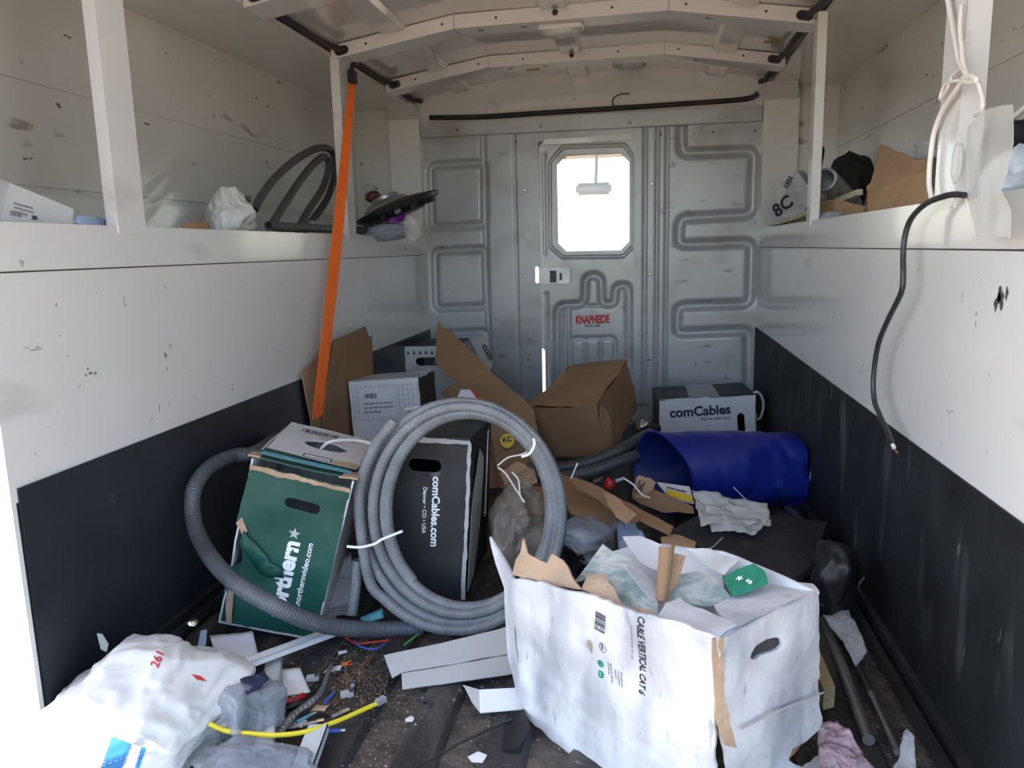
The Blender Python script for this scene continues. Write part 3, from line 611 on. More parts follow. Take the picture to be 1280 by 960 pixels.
v, fc = slab_geo([(-.004, .185), (.012, .165), (.018, .176), (.004, .198)], onf(f, 0, 0, .005), f[1], f[2], f[3], .002, (), .01, .003, 30, 2, .001); obj('torn_corner', v, fc, 'cardboard_torn', G)
v, fc = slab_geo([(-.004, .10), (.01, .085), (.006, .05), (.014, .0), (.024, .004), (.012, .09)], onf(f, 0, 0, .005), f[1], f[2], f[3], .002, (), .01, .003, 30, 4, .001); obj('torn_corner', v, fc, 'cardboard_torn', G)
v, fc = slab_geo([(0, .284), (.174, .282), (.174, .289), (.10, .291), (.02, .293), (0, .293)], onf(f, 0, 0, .0045), f[1], f[2], f[3], .002, (), .01, .003, 30, 6, .002); obj('torn_edge', v, fc, 'cardboard_torn', G)
tf = gf['top']                                    # lid: a white top with an oval hole, a green front flap with a teal band
v, fc = slab_geo([(.004, .078), (.172, .080), (.170, .296), (.0, .296)], tf[0], tf[1], tf[2], tf[3], .003, [ring2(.095, .175, .042, .030)], .02, .003, 10, 7, .001); obj('lid', v, fc, 'carton_white', G, True, None, .5)
gl = (tf[1], tf[2])
v, fc = slab_geo([(-.002, .01), (.176, .012), (.173, .078), (.004, .076)], onf(tf, 0, 0, .001), tf[1], tf[2], tf[3], .003, (), .02, .003, 12, 8, .0015); obj('lid_flap', v, fc, 'carton_green', G, True, None, .5)
v, fc = slab_geo([(.006, .014), (.168, .014), (.166, .030), (.01, .034)], onf(tf, 0, 0, .0075), tf[1], tf[2], tf[3], .0006, (), .02, .001, 12, 8, .0008); obj('teal_band', v, fc, 'teal_print', G)
v, fc = slab_geo([(.150, -.002), (.182, .0), (.184, .05), (.160, .03)], onf(tf, 0, 0, .004), tf[1], tf[2], tf[3], .003, (), .008, .004, 30, 3, .002); obj('torn_corner', v, fc, 'cardboard_torn', G)
v, fc = slab_geo([(-.008, .0), (.012, .002), (.006, .03), (-.006, .036)], onf(tf, 0, 0, .004), tf[1], tf[2], tf[3], .003, (), .008, .004, 30, 4, .002); obj('torn_corner', v, fc, 'cardboard_torn', G)
bars('barcode', onf(tf, .030, .245, .003), tf[1], tf[2], tf[3], .075, .030, 'ink_black', G, 20, 4)
lettering('lid_letters', 'm*', onf(tf, .118, .245, .003), onf(tf, .155, .246, .003), tf[3], 'ink_black', G, .03)
v, fc = slab_geo([(.070, .058), (.125, .054), (.128, .078), (.073, .082)], onf(tf, 0, 0, .0055), tf[1], tf[2], tf[3], .0005, (), 9); lb = obj('address_label', v, fc, 'paper', G)
mb = MB(); 
for (a, b, c, d) in ((.073, .058, .124, .060), (.073, .076, .124, .079), (.072, .058, .0745, .079), (.122, .058, .1245, .079)): mb.prism([onf(tf, a, b, .0062), onf(tf, c, b, .0062), onf(tf, c, d, .0062), onf(tf, a, d, .0062)], tf[3] * .0003)
mb.build('label_border', 'ink_black', lb)
v, fc = slab_geo([(.126, .050), (.172, .050), (.172, .084), (.128, .080)], onf(tf, 0, 0, .006), tf[1], tf[2], tf[3], .0005, (), 9); obj('tan_label', v, fc, 'tan_tape', G)
N = f[3]
lettering('brand_letters', 'northern', onf(f, .108, .028, .004), onf(f, .108, .172, .004), N, 'ink_white', G, .045, .0045)
lettering('web_letters', 'www.northernvideo.com', onf(f, .132, .026, .004), onf(f, .132, .176, .004), N, 'ink_white', G, .015, .0045)
decal('star', star_pts(.096, .186, .011), f[0], f[1], f[2], N, 'ink_white', G, lift=.008)
for o_ in kids(G, 'brand_letters', 'web_letters', 'star'): drape(o_, kids(G, 'front_panel'), N)
for o_ in kids(G, 'barcode', 'lid_letters'): drape(o_, kids(G, 'lid'), tf[3])
tube('cable_tail', [onf(tf, .085, .170, -.01), onf(tf, .10, .165, .012), onf(tf, .13, .18, .020), onf(tf, .16, .19, .022), onf(tf, .19, .19, .02)], .0032, 'wire_white', G, 8)

# ------------------------------------------------------------------ black carton
K, kf = carton('cable_box', 'black worn cable carton with white web address reading down its face', (-.431, 1.506, .012), (-.10, .055, .073), (.166, .340, .308), dict(front='carton_black', side='carton_black', top='carton_black'), slot=('front', .082, .252, .062, .024, -.03), warp=.005, seed=12)
f = kf['front']; N = f[3]
lettering('web_letters', 'comCables.com', onf(f, .098, .232, .004), onf(f, .098, .098, .004), N, 'ink_white', K, .03, .004)
lettering('city_letters', 'Denver \u2022 CO \u2022 USA', onf(f, .080, .210, .004), onf(f, .080, .122, .004), N, 'ink_white', K, .012, .004)
v, fc = slab_geo([(.0, .296), (.166, .297), (.167, .304), (.08, .306), (.0, .303)], onf(f, 0, 0, .005), f[1], f[2], f[3], .002, (), .012, .002, 30, 3, .001); obj('worn_edge', v, fc, 'paper_grey', K)
v, fc = slab_geo([(.160, .0), (.168, .0), (.169, .300), (.163, .302)], onf(f, 0, 0, .005), f[1], f[2], f[3], .002, (), .012, .002, 30, 5, .0012); obj('worn_edge', v, fc, 'paper_grey', K)
sf = kf['right']
v, fc = slab_geo([(.012, .01), (.10, .02), (.17, .12), (.19, .24), (.12, .27), (.05, .20), (.02, .15)], onf(sf, 0, 0, .004), sf[1], sf[2], sf[3], .0008, (), .02, .001, 9, 3, .002); obj('tape_strip', v, fc, 'paper_grey', K)
v, fc = slab_geo([(.24, .10), (.262, .10), (.262, .29), (.245, .29)], onf(sf, 0, 0, .004), sf[1], sf[2], sf[3], .0008, (), .02, .001, 9, 4, .001); obj('tape_strip', v, fc, 'ink_white', K)

for o_ in kids(K, 'web_letters', 'city_letters'): drape(o_, kids(K, 'front_panel'), N)
# ------------------------------------------------------------------ coil of grey conduit
C0 = at(570, 645, Y=1.262)
def coilpt(px, py, off=0):
    a = at(px, py, Y=1.262); z = a.z; Yc = 1.232 + .14 * max(0, z) + off
    return at(px, py, Y=Yc)
turns = [(571, 643, 134, 148, -.006), (576, 643, 124, 138, .010), (579, 640, 114, 131, -.004), (584, 638, 104, 121, .006), (586, 638, 102, 121, .006)]
pts = []; N0 = 26
for k in range((len(turns) - 1) * N0 + 6):
    a = PI * .98 + .45 - 2 * PI * k / N0       # starts upper left, runs down, under, up the far side
    u = k / N0; i0 = min(int(u), len(turns) - 1); i1 = min(i0 + 1, len(turns) - 1); s = u - int(u); T = [turns[i0][q] * (1 - s) + turns[i1][q] * s for q in range(5)]
    pts.append(coilpt(T[0] + T[2] * math.cos(a), T[1] - T[3] * math.sin(a) * -1 if False else T[1] + T[3] * math.sin(a), T[4]))
CO = thing('conduit_coil', 'coil of light grey flexible conduit leaning on the black carton', 'conduit', (C0.x, C0.y, 0))
start = [coilpt(492, 527, -.010), coilpt(478, 545, -.012)]
tube('conduit', [coilpt(493, 526, -.006), coilpt(470, 556, -.012), coilpt(452, 600, -.014), coilpt(449, 640, -.014)] + [p for p in pts[4:]], .0098, 'conduit_grey', CO, 12, True, 4)
tube('conduit', [coilpt(447, 700, .004), coilpt(445, 730, .006), coilpt(440, 768, .004)], .0095, 'conduit_grey', CO, 12, True, 4)
def tie(pxs, off): tube('cable_tie', [coilpt(a, b, off) for a, b in pxs], .0024, 'pvc_white', CO, 6, False, 4)
tie([(434, 683), (450, 684), (468, 680), (478, 674), (503, 664)], -.032); tie([(652, 571), (662, 567), (668, 556), (667, 548)], -.030)

# thick conduit sweeping round the green carton
tp = [at(345, 548, Y=1.62), at(318, 566, X=-.80), at(290, 570, X=-.828), at(262, 584, X=-.832), at(243, 610, X=-.832), at(241, 645, X=-.825), at(252, 678, Y=1.21), at(274, 710, Y=1.14), at(306, 737, Y=1.10), at(346, 759, Y=1.10), at(386, 776, Y=1.13), at(428, 785, Y=1.18), at(480, 787, Y=1.235), at(528, 784, Y=1.262)]
th = tube('thick_conduit', tp, .0145, 'conduit_thick', None, 16, True, 8); tag(th, 'thick dark grey flexible conduit bent around the green carton', 'conduit')

# ------------------------------------------------------------------ torn white carton at the tail
LF = Vector((-.178, 1.036, 0)); RF = Vector((.083, .822, 0)); RB = Vector((.218, .958, 0)); LB = LF + (RB - RF)
fpl = plane3(LF, RF, RF + Vector((-.004, -.004, .25))); spl = plane3(RF, RB, RB + Vector((0, 0, .25))); up = Vector((0, 0, 1))
Wc = thing('cable_box', 'large torn white cable carton with open top, full of scrap', 'box', ((LF + RB) / 2))
slab_px('front_panel', [(640, 721), (682, 729), (727, 740), (775, 759), (806, 768), (823, 772), (860, 781), (898, 797), (897, 850), (893, 910), (892, 980), (893, 1030), (820, 998), (740, 966), (700, 932), (672, 906), (659, 888), (652, 850), (645, 800), (640, 760)], fpl, 'carton_worn', Wc, .004, (), .010, .009, 15, 21, .0015, smooth=True)
hole = [(1003 + 17 * math.cos(2 * PI * i / 14) * (1.15) , 0) for i in range(14)]
def tilt_stadium(cx, cy, ux, uy, wx, wy, L, Wd, n=5):
    o = []
    for i in range(n + 1): a = -PI / 2 + PI * i / n; o.append((L / 2 - Wd / 2 + Wd / 2 * math.cos(a), Wd / 2 * math.sin(a)))
    for i in range(n + 1): a = PI / 2 + PI * i / n; o.append((-L / 2 + Wd / 2 + Wd / 2 * math.cos(a), Wd / 2 * math.sin(a)))
    return [(cx + ux * a + wx * b, cy + uy * a + wy * b) for a, b in o]
slab_px('side_panel', [(901, 798), (925, 786), (960, 768), (989, 752), (1024, 739), (1021, 785), (1024, 862), (1025, 905), (1012, 918), (990, 935), (985, 950), (1003, 960), (1026, 945), (1027, 985), (960, 1020), (912, 1046), (905, 960), (903, 880)], spl, 'carton_worn', Wc, .004, [tilt_stadium(957, 811, .93, -.40, .02, 1, 42, 18)], .010, .008, 16, 31, .0012, smooth=True)
slab_px('crease_line', [(921, 907), (960, 887), (1024, 862), (1024, 864), (960, 889.5), (921, 909.5)], spl, 'paper_grey', Wc, .001, lift=.0065)
# inner faces: far panel and opened flaps
bpl = plane3(LB, RB, RB + up * .25)
slab_px('back_panel', [(764, 690), (800, 678), (845, 684), (902, 690), (960, 712), (1022, 739), (1022, 800), (900, 830), (770, 780)], bpl, 'carton_white', Wc, .004, (), .02, .004, 10, 41, .0015, smooth=True)
hl = [at(640, 721, Y=1.036), at(613, 671, Y=1.10)]
lpl = plane3(Vector((LF.x, LF.y, 0)), Vector((LF.x - .08, LF.y + .07, 0)), Vector((LF.x - .006, LF.y, .21)))
slab_px('side_flap', [(613, 671), (632, 703), (642, 722), (643, 790), (652, 860), (660, 889), (646, 868), (634, 820), (631, 770), (630, 735), (620, 705)], lpl, 'carton_worn', Wc, .004, (), .02, .003, 10, 51, .001)
# right-hand top flap folded over, white inner flap curling
ft = plane3(at(901, 797, Y=.826), at(1024, 739, Y=.958), at(892, 758, Y=.93))
slab_px('top_flap', [(901, 797), (925, 784), (989, 751), (1024, 739), (1016, 730), (988, 726), (960, 729), (930, 740), (893, 757), (905, 775), (922, 785)], ft, 'carton_worn', Wc, .004, (), .014, .004, 14, 61, .0015, smooth=True)
fi = plane3(at(830, 772, Y=.885), at(896, 796, Y=.83), at(850, 750, Y=.94))
slab_px('torn_flap', [(823, 771), (832, 757), (850, 748), (866, 757), (892, 766), (922, 784), (899, 798), (860, 783)], fi, 'carton_white', Wc, .004, (), .012, .006, 16, 71, .0015, smooth=True)
tn = plane3(at(640, 716, Y=1.04), at(727, 738, Y=.965), at(655, 676, Y=1.05))
slab_px('torn_flap', [(641, 719), (644, 700), (652, 690), (655, 673), (660, 692), (672, 698), (685, 704), (692, 692), (702, 700), (711, 718), (728, 737), (700, 733)], tn, 'cardboard_torn', Wc, .003, (), .010, .008, 22, 81, .0015, smooth=True)
slab_px('torn_flap', [(728, 738), (735, 718), (752, 718), (768, 736), (776, 752), (800, 760), (818, 768), (806, 777), (775, 760)], plane3(at(728, 738, Y=.966), at(806, 770, Y=.90), at(750, 720, Y=.985)), 'cardboard_torn', Wc, .003, (), .010, .006, 22, 83, .0015, smooth=True)
slab_px('torn_edge', [(892, 800), (900, 797), (906, 800), (905, 860), (912, 905), (921, 935), (905, 930), (895, 900), (893, 850)], plane3(at(896, 800, Y=.815), at(920, 935, Y=.823), at(893, 930, Y=.812)), 'cardboard_torn', Wc, .003, (), .010, .004, 22, 85, .0012)
slab_px('torn_patch', [(958, 946), (985, 932), (1000, 920), (1003, 935), (990, 950), (1000, 965), (965, 965)], spl, 'cardboard', Wc, .001, (), .01, .001, 20, 5, .001, lift=-.004)
N = fpl[1]; o = lambda x, y: on(x, y, fpl)
lettering('print_letters', 'CABLE VERTICAL CAT 6', o(798.5, 769), o(796.5, 867), N, 'ink_black', Wc, .03, .0085, hscale=1.45)
U_ = (o(797, 867) - o(799, 769)).normalized(); V_ = N.cross(U_)
def mini(name, px, py, w_, h, n, seed): bars(name, o(px, py) + N * .006, V_, U_, N, w_, h, 'ink_black', Wc, n, seed)
bars('barcode', o(745, 763) + N * .0075, U_, V_, N, .026, .018, 'ink_black', Wc, 16, 8)
c = o(756, 808); decal('round_mark', ring2(0, 0, .0068, .0068), c, U_, V_, N, 'ink_grey', Wc, .008); decal('round_mark', ring2(0, 0, .0052, .0052), c, U_, V_, N, 'carton_white', Wc, .0085); lettering('mark_letters', 'ETL', c - U_ * .0042 - V_ * .002, c + U_ * .0042 - V_ * .002, N, 'ink_black', Wc, .03, .0092)
for yy in (829, 842): decal('green_mark', ring2(0, 0, .0052, .0052), o(752, yy), U_, V_, N, 'ink_green', Wc, .008)
fine_print('fine_print', o(789, 780) + N * .008, U_, V_, N, .078, 1, .005, 'ink_grey', Wc, 2); fine_print('fine_print', o(776, 840) + N * .008, U_, V_, N, .022, 3, .0045, 'ink_grey', Wc, 3); fine_print('fine_print', o(741, 800) + N * .008, U_, V_, N, .018, 3, .003, 'ink_grey', Wc, 4); fine_print('fine_print', o(764, 828) + N * .008, U_, V_, N, .030, 2, .0045, 'ink_grey', Wc, 5)
for o_ in kids(Wc, 'print_letters', 'barcode', 'mark_letters', 'green_mark', 'fine_print'): drape(o_, kids(Wc, 'front_panel'), N)
for k_, o_ in enumerate(kids(Wc, 'round_mark')): drape(o_, kids(Wc, 'front_panel'), N, .0002 + .0002 * k_)
# scrap in the carton
def scrap(name, label, cat, pxs, a, b, c, m, **k):
    o_ = slab_px(name, pxs, plane3(a, b, c), m, None, **k); return tag(o_, label, cat)
scrap('plastic_sack', 'crumpled pale green woven sack sticking out of the torn carton', 'sack', [(716, 725), (735, 705), (754, 682), (765, 688), (790, 700), (802, 725), (822, 752), (822, 768), (790, 760), (770, 752), (752, 722)], at(720, 728, Y=1.0), at(822, 765, Y=.93), at(757, 682, Y=1.06), 'news_print', thick=.002, step=.010, warp=.012, freq=18, seed=5, jag=.002, smooth=True)
scrap('paper_sheet', 'plain white torn sheet lying over the back of the scrap', 'paper', [(778, 672), (800, 670), (830, 682), (868, 688), (900, 712), (905, 735), (870, 745), (825, 715), (800, 705), (788, 690)], at(780, 672, Y=1.10), at(905, 735, Y=1.01), at(825, 715, Y=1.03), 'paper', thick=.001, step=.014, warp=.006, freq=14, seed=6, jag=.0015, smooth=True)
scrap('newspaper', 'grey printed newspaper tucked behind the curled brown card', 'paper', [(836, 752), (845, 720), (868, 714), (890, 716), (908, 740), (916, 750), (890, 757)], at(836, 752, Y=.96), at(916, 750, Y=.95), at(868, 714, Y=1.01), 'news_print', thick=.0012, step=.012, warp=.004, freq=14, seed=7, smooth=True)
# curled brown card with a fluted face beside it
q0 = at(826, 748, Y=.955); q1 = at(830, 682, Y=1.0); cc = MB(); nA = 12; vv = []; ff = []
ax = (q1 - q0); rgt = cR * .012; fwd = -cF * .012
for i in range(nA + 1):
    a = -PI * .9 + PI * 1.1 * i / nA; vv += [q0 + rgt * math.cos(a) * .6 - fwd * math.sin(a), q1 + rgt * (math.cos(a) * .9 + .3) - fwd * math.sin(a)]
ff = [(2 * i, 2 * i + 2, 2 * i + 3, 2 * i + 1) for i in range(nA)]; n = len(vv); vv += [p + cF * .003 for p in vv]; ff += [tuple(n + q for q in reversed(g_)) for g_ in ff] + [(2 * i, 2 * i + 2, n + 2 * i + 2, n + 2 * i) for i in range(nA)] + [(2 * i + 1, 2 * i + 3, n + 2 * i + 3, n + 2 * i + 1) for i in range(nA)] + [(0, 1, n + 1, n), (2 * nA, 2 * nA + 1, n + 2 * nA + 1, n + 2 * nA)]
t = thing('curled_card', 'curled brown card with a bare fluted edge in the torn carton', 'cardboard', q0); obj('card', vv, ff, 'cardboard', t, True, None, .9)
fp = plane3(at(832, 748, Y=.962), at(852, 694, Y=1.0), at(836, 690, Y=1.0)); O_, U2, V2, N2 = frame_of(fp)
for i in range(5):
    a = Vector(on(833 + i * 2.6, 748 - i * 4, fp)); b = Vector(on(837 + i * 4.6, 690 + i * 1.2, fp)); tube('flute', [a, a.lerp(b, .5) + N2 * .002, b], .0022, 'cardboard_light', t, 6, False, 3)
tg = scrap('green_card', 'green printed card scrap with a white star in the torn carton', 'cardboard', [(902, 723), (922, 711), (942, 704), (955, 712), (959, 727), (935, 738), (917, 746)], at(902, 723, Y=.985), at(959, 727, Y=.955), at(917, 746, Y=.945), mat('card_green', (.022, .21, .125), .5, var=.15, vs_=40), thick=.002, step=.012, warp=.003, freq=16, seed=8, jag=.001)
gp = plane3(at(902, 723, Y=.985), at(959, 727, Y=.955), at(917, 746, Y=.945)); O_, U2, V2, N2 = frame_of(gp); c = on(926, 727, gp); U3 = (on(945, 718, gp) - c).normalized(); decal('star', star_pts(0, 0, .0055), c, U3, N2.cross(U3), N2, 'ink_white', tg, .006); lettering('numeral', '5', on(938, 735, gp), on(943, 732, gp), N2, 'ink_white', tg, .04, .006)
scrap('clear_wrap', 'clear crinkled wrap lying on the scrap beside the green card', 'plastic', [(865, 690), (888, 686), (905, 695), (925, 702), (905, 718), (893, 712), (876, 700)], at(865, 690, Y=1.06), at(925, 702, Y=1.02), at(905, 718, Y=1.0), 'film_milky', thick=.001, step=.010, warp=.01, freq=26, seed=9, smooth=True)
scrap('card_scrap', 'small dark edged card scrap between the sack and the curled card', 'cardboard', [(782, 708), (800, 712), (822, 735), (828, 752), (815, 752), (800, 735)], at(782, 708, Y=1.0), at(828, 752, Y=.95), at(800, 735, Y=.965), 'paper_grey', thick=.002, step=.012, warp=.004, freq=18, seed=10, jag=.0015)

# ------------------------------------------------------------------ the pile by the bulkhead
# brown shut carton
Bx, bf = carton('brown_box', 'plain brown dented carton tipped in front of the bulkhead door', (-.155, 2.346, .113), (.311, -.109, -.333), (.199, .281, .165), dict(front='cardboard', side='cardboard', top='cardboard'), warp=.008, seed=25, jag=.002, skip=('top',))
f = bf['top']; v, fc = slab_geo([(-.012, -.006), (.06, -.012), (.20, -.004), (.203, .284), (.02, .286), (.008, .20), (.0, .12), (-.02, .06)], onf(f, 0, 0, .006), f[1], f[2], f[3], .003, (), .025, .010, 9, 27, .003); obj('lid_flap', v, fc, 'cardboard', Bx, True, None, .5)
f = bf['right']; v, fc = slab_geo([(0, .02), (.02, 0), (.06, .10), (.03, .155), (0, .15)], onf(f, -.001, 0, .006), f[1], f[2], f[3], .002, (), .02, .004, 12, 7, .002); obj('corner_crease', v, fc, 'cardboard_light', Bx)
# white carton with navy lettering
Cm, cf = carton('cable_box', 'white cable carton with navy lettering behind the blue drum', (.203, 2.716, .008), (-.005, -.049, .081), (.318, .234, .169), dict(front='carton_white', side='carton_black', top='carton_black'), slot=('front', .268, .075, .068, .024, PI / 2 + .05), warp=.003, seed=35)
f = cf['front']; N = f[3]; lettering('brand_letters', 'comCables', onf(f, .035, .107, .003), onf(f, .235, .110, .003), N, 'ink_navy', Cm, .035, .003); lettering('slogan', "We're with you.", onf(f, .135, .090, .003), onf(f, .235, .092, .003), N, 'ink_navy', Cm, .02, .003)
for o_ in kids(Cm, 'brand_letters', 'slogan'): drape(o_, kids(Cm, 'front_panel'), N)
f = cf['top']; v, fc = slab_geo([(.10, .0), (.20, .0), (.21, .234), (.12, .234)], onf(f, 0, 0, .003), f[1], f[2], f[3], .0008, (), .04, .002, 9, 3, .001); obj('tape_strip', v, fc, 'steel_dull', Cm)
lp = tube('cable_loop', [at(938, 494, Y=2.63), at(947, 490, Y=2.64), at(953, 498, Y=2.66), at(954, 510, Y=2.67), at(950, 522, Y=2.67), at(946, 524, Y=2.66)], .0045, 'wire_white', None, 8); tag(lp, 'loop of off white cable beside the comCables carton', 'cable')
# grid-printed white carton and the one behind it
Gr, gf2 = carton('grid_box', 'white carton with a grid printed panel among the brown flaps', (-.712, 2.145, .0), (-.05, -.06, .04), (.206, .18, .318), dict(front='carton_white', side='carton_black', top='carton_worn'), warp=.003, seed=45)
f = gf2['front']; mb = MB()
for i in range(15): x = .008 + i * .0136; mb.prism([onf(f, x, .20, .0028), onf(f, x + .0007, .20, .0028), onf(f, x + .0007, .306, .0028), onf(f, x, .306, .0028)], f[3] * .0004)
for i in range(8): z = .205 + i * .0136; mb.prism([onf(f, .006, z, .0028), onf(f, .2, z, .0028), onf(f, .2, z + .0007, .0028), onf(f, .006, z + .0007, .0028)], f[3] * .0004)
mb.build('grid_print', 'ink_grey', Gr)
v, fc = slab_geo([(.03, .215), (.135, .21), (.135, .295), (.03, .295)], onf(f, 0, 0, .0034), f[1], f[2], f[3], .0005, (), 9); lb = obj('shipping_label', v, fc, 'carton_white', Gr); bars('barcode', onf(f, .045, .268, .0042), f[1], f[2], f[3], .035, .014, 'ink_black', lb, 14, 5); fine_print('fine_print', onf(f, .04, .250, .0042), f[1], f[2], f[3], .085, 3, .012, 'ink_grey', lb, 6)
p0 = at(491, 434, Y=2.66); hz = p0.z
Wb, wf2 = carton('cable_box', 'white carton with a dark hand slot against the bulkhead corner', (p0.x + .115, 2.80, 0), (0, 0, .04), (.23, .24, hz), dict(front='carton_white', side='carton_worn', top='carton_black'), slot=('front', .125, hz - .055, .105, .03, 0), warp=.003, seed=55)
f = wf2['front']; mb = MB()
for i in range(9): mb.prism([onf(f, .02 + i * .022, hz - .028, .003), onf(f, .03 + i * .022, hz - .028, .003), onf(f, .024 + i * .022, hz - .012, .003)], f[3] * .0004)
mb.build('print_marks', 'ink_navy', Wb)
# torn long flap of a brown carton
fl1 = plane3(at(548, 402, Y=2.50), at(676, 520, Y=2.16), at(552, 470, Y=2.36))
To = thing('torn_carton', 'torn brown carton with a long flap standing up behind the coil', 'box', at(640, 580, Y=2.2) * 1.0)
slab_px('long_flap', [(548, 402), (552, 408), (567, 417), (590, 440), (612, 464), (634, 482), (652, 496), (668, 514), (674, 545), (680, 580), (640, 590), (610, 560), (600, 505), (585, 486), (572, 476), (558, 470), (544, 452), (546, 428)], fl1, 'cardboard', To, .004, (), .025, .006, 9, 91, .0025, smooth=True)
slab_px('side_panel', [(552, 490), (572, 476), (590, 490), (600, 520), (640, 600), (600, 620), (575, 540)], plane3(at(552, 490, Y=2.30), at(640, 600, Y=2.10), at(575, 540, Y=2.22)), 'cardboard', To, .004, (), .025, .005, 9, 93, .002)
slab_px('front_panel', [(612, 530), (660, 540), (676, 560), (680, 610), (625, 610)], plane3(at(612, 530, Y=2.12), at(676, 560, Y=2.12), at(625, 610, Y=2.08)), 'cardboard', To, .004, (), .025, .004, 9, 95, .002)
sp = plane3(at(612, 530, Y=2.105), at(676, 560, Y=2.105), at(625, 610, Y=2.065)); stk = slab_px('round_sticker', ring2(634, 551, 9, 9, 16), sp, 'yellow_sticker', To, .0008); lettering('sticker_letters', 'KC', on(629, 553, sp), on(640, 551, sp), sp[1], 'ink_black', stk, .04, .001)
rc = scrap('red_card', 'small white card with a red edge beside the long brown flap', 'card', [(576, 487), (588, 487), (597, 499), (590, 502), (572, 496)], at(576, 487, Y=2.13), at(597, 499, Y=2.10), at(572, 496, Y=2.12), 'paper', thick=.002)
slab_px('red_edge', [(588, 487), (591, 486.5), (600, 499), (597, 500)], plane3(at(576, 487, Y=2.128), at(597, 499, Y=2.098), at(572, 496, Y=2.118)), 'ink_red', rc, .002)
wc2 = slab_px('printed_flap', [(588, 427), (607, 418), (616, 455), (612, 466), (600, 450)], plane3(at(588, 427, Y=2.62), at(607, 418, Y=2.66), at(612, 466, Y=2.6)), 'paper_grey', To, .003, (), .02, .003, seed=4); wp = plane3(at(588, 427, Y=2.618), at(607, 418, Y=2.658), at(612, 466, Y=2.598)); lettering('flap_letters', 'com', on(602, 432, wp), on(611, 451, wp), wp[1], 'ink_black', wc2, .04, .001)
# cardboard sheets leaning on the left wall
sp1 = plane3(Vector((-.838, 2.30, .47)), Vector((-.838, 1.80, .47)), Vector((-.832, 2.1, 0))); sp2 = (sp1[0] - sp1[1] * .009, sp1[1])
tag(slab_px('cardboard_sheet', [(378, 466), (404, 437), (419, 425), (440, 440), (440, 560), (395, 560)], sp2, 'cardboard_light', None, .003, (), .05, .0012, 6, 3, .002), 'lighter brown cardboard sheet behind another one on the left wall', 'cardboard')
tag(slab_px('cardboard_sheet', [(419, 425), (457, 408), (461, 420), (465, 421), (467, 480), (470, 575), (400, 575), (408, 490)], sp1, 'cardboard', None, .003, (), .05, .0016, 6, 4, .002), 'large brown cardboard sheet leaning behind the orange strap', 'cardboard')

# ------------------------------------------------------------------ blue drum on its side
A = Vector((.040, 1.955, .103)); B = Vector((.385, 2.035, .098)); ax = (B - A).normalized(); sd = Vector((0, 0, 1)).cross(ax).normalized(); R0 = .106
vv = []; ff = []; nA = 64; nL = 40
for i in range(nL + 1):
    s = i / nL; rr = R0 * (1.0 - .10 * s ** 3)
    for j in range(nA):
        a = 2 * PI * j / nA; d = sd * math.cos(a) + Vector((0, 0, 1)) * math.sin(a)
        cut = (-math.cos(a)) * .055 + .012 * math.sin(2 * a + 1) + .004 * noise.noise(Vector((a * 3, 1, 0)))       # ragged slanting mouth
        base = A.lerp(B, s) + ax * (-cut) * (1 - s) * -1 * 0; off = ax * ((1 - s) * (math.cos(a) * -.050 + .01 * math.sin(2 * a + 1)))
        q = d * rr; nz = noise.noise((A.lerp(B, s) + q) * 9); dent = 1 - .20 * max(0, nz) * min(1, s * 2) - .05 * abs(noise.noise((A.lerp(B, s) + q) * 24)) * min(1, s * 2) - (.30 * max(0, noise.noise(Vector((a * 1.2, s * 5, 4)))) if s > .7 else 0)
        p = base - off * -1 + q * dent; p.z = max(p.z, .004)
        vv.append(p)
for i in range(nL):
    for j in range(nA): ff.append((i * nA + j, i * nA + (j + 1) % nA, (i + 1) * nA + (j + 1) % nA, (i + 1) * nA + j))
t = thing('plastic_drum', 'dented blue plastic drum lying on its side with cut open mouth', 'drum', ((A + B) / 2).xy.to_3d())
obj('drum_shell', vv, ff, 'blue_plastic', t, True); cen = sum((Vector(q) for q in vv), Vector()) / len(vv)
iv = [A.lerp(B, (i // nA) / nL) + (Vector(q) - A.lerp(B, (i // nA) / nL)) * .972 for i, q in enumerate(vv)]; io = obj('drum_lining', iv, [g_[::-1] for g_ in ff], 'blue_inside', t, True)
rim = vv[:nA]; tube('drum_rim', [Vector(q) for q in rim] + [Vector(rim[0])], .0028, 'blue_plastic', t, 6, False, 2)
cap = [Vector(q) for q in vv[-nA:]]; cc = sum(cap, Vector()) / nA; kv = cap + [cc + (q - cc) * .55 + ax * (.02 + .014 * noise.noise(q * 30)) for q in cap] + [cc + ax * .012]
obj('drum_end', kv, [(j, (j + 1) % nA, nA + (j + 1) % nA, nA + j) for j in range(nA)] + [(nA + j, nA + (j + 1) % nA, 2 * nA) for j in range(nA)], 'blue_plastic', t, True)
for k in range(4): 
    a = cap[int((.98 - .15 * k) * nA) % nA]; patch('torn_tab', [a, a + Vector((.005, .01, .03)), a + ax * .03 + Vector((0, 0, .02)), a + ax * .028 + Vector((0, 0, -.012))], 'blue_plastic', t, 4, 4, .002, .006, 30, k)
tube('drum_string', [at(917, 609, Y=1.85), at(930, 622, Y=1.83), at(945, 637, Y=1.80), at(957, 643, Y=1.78)], .0015, 'film_blue', t, 5)

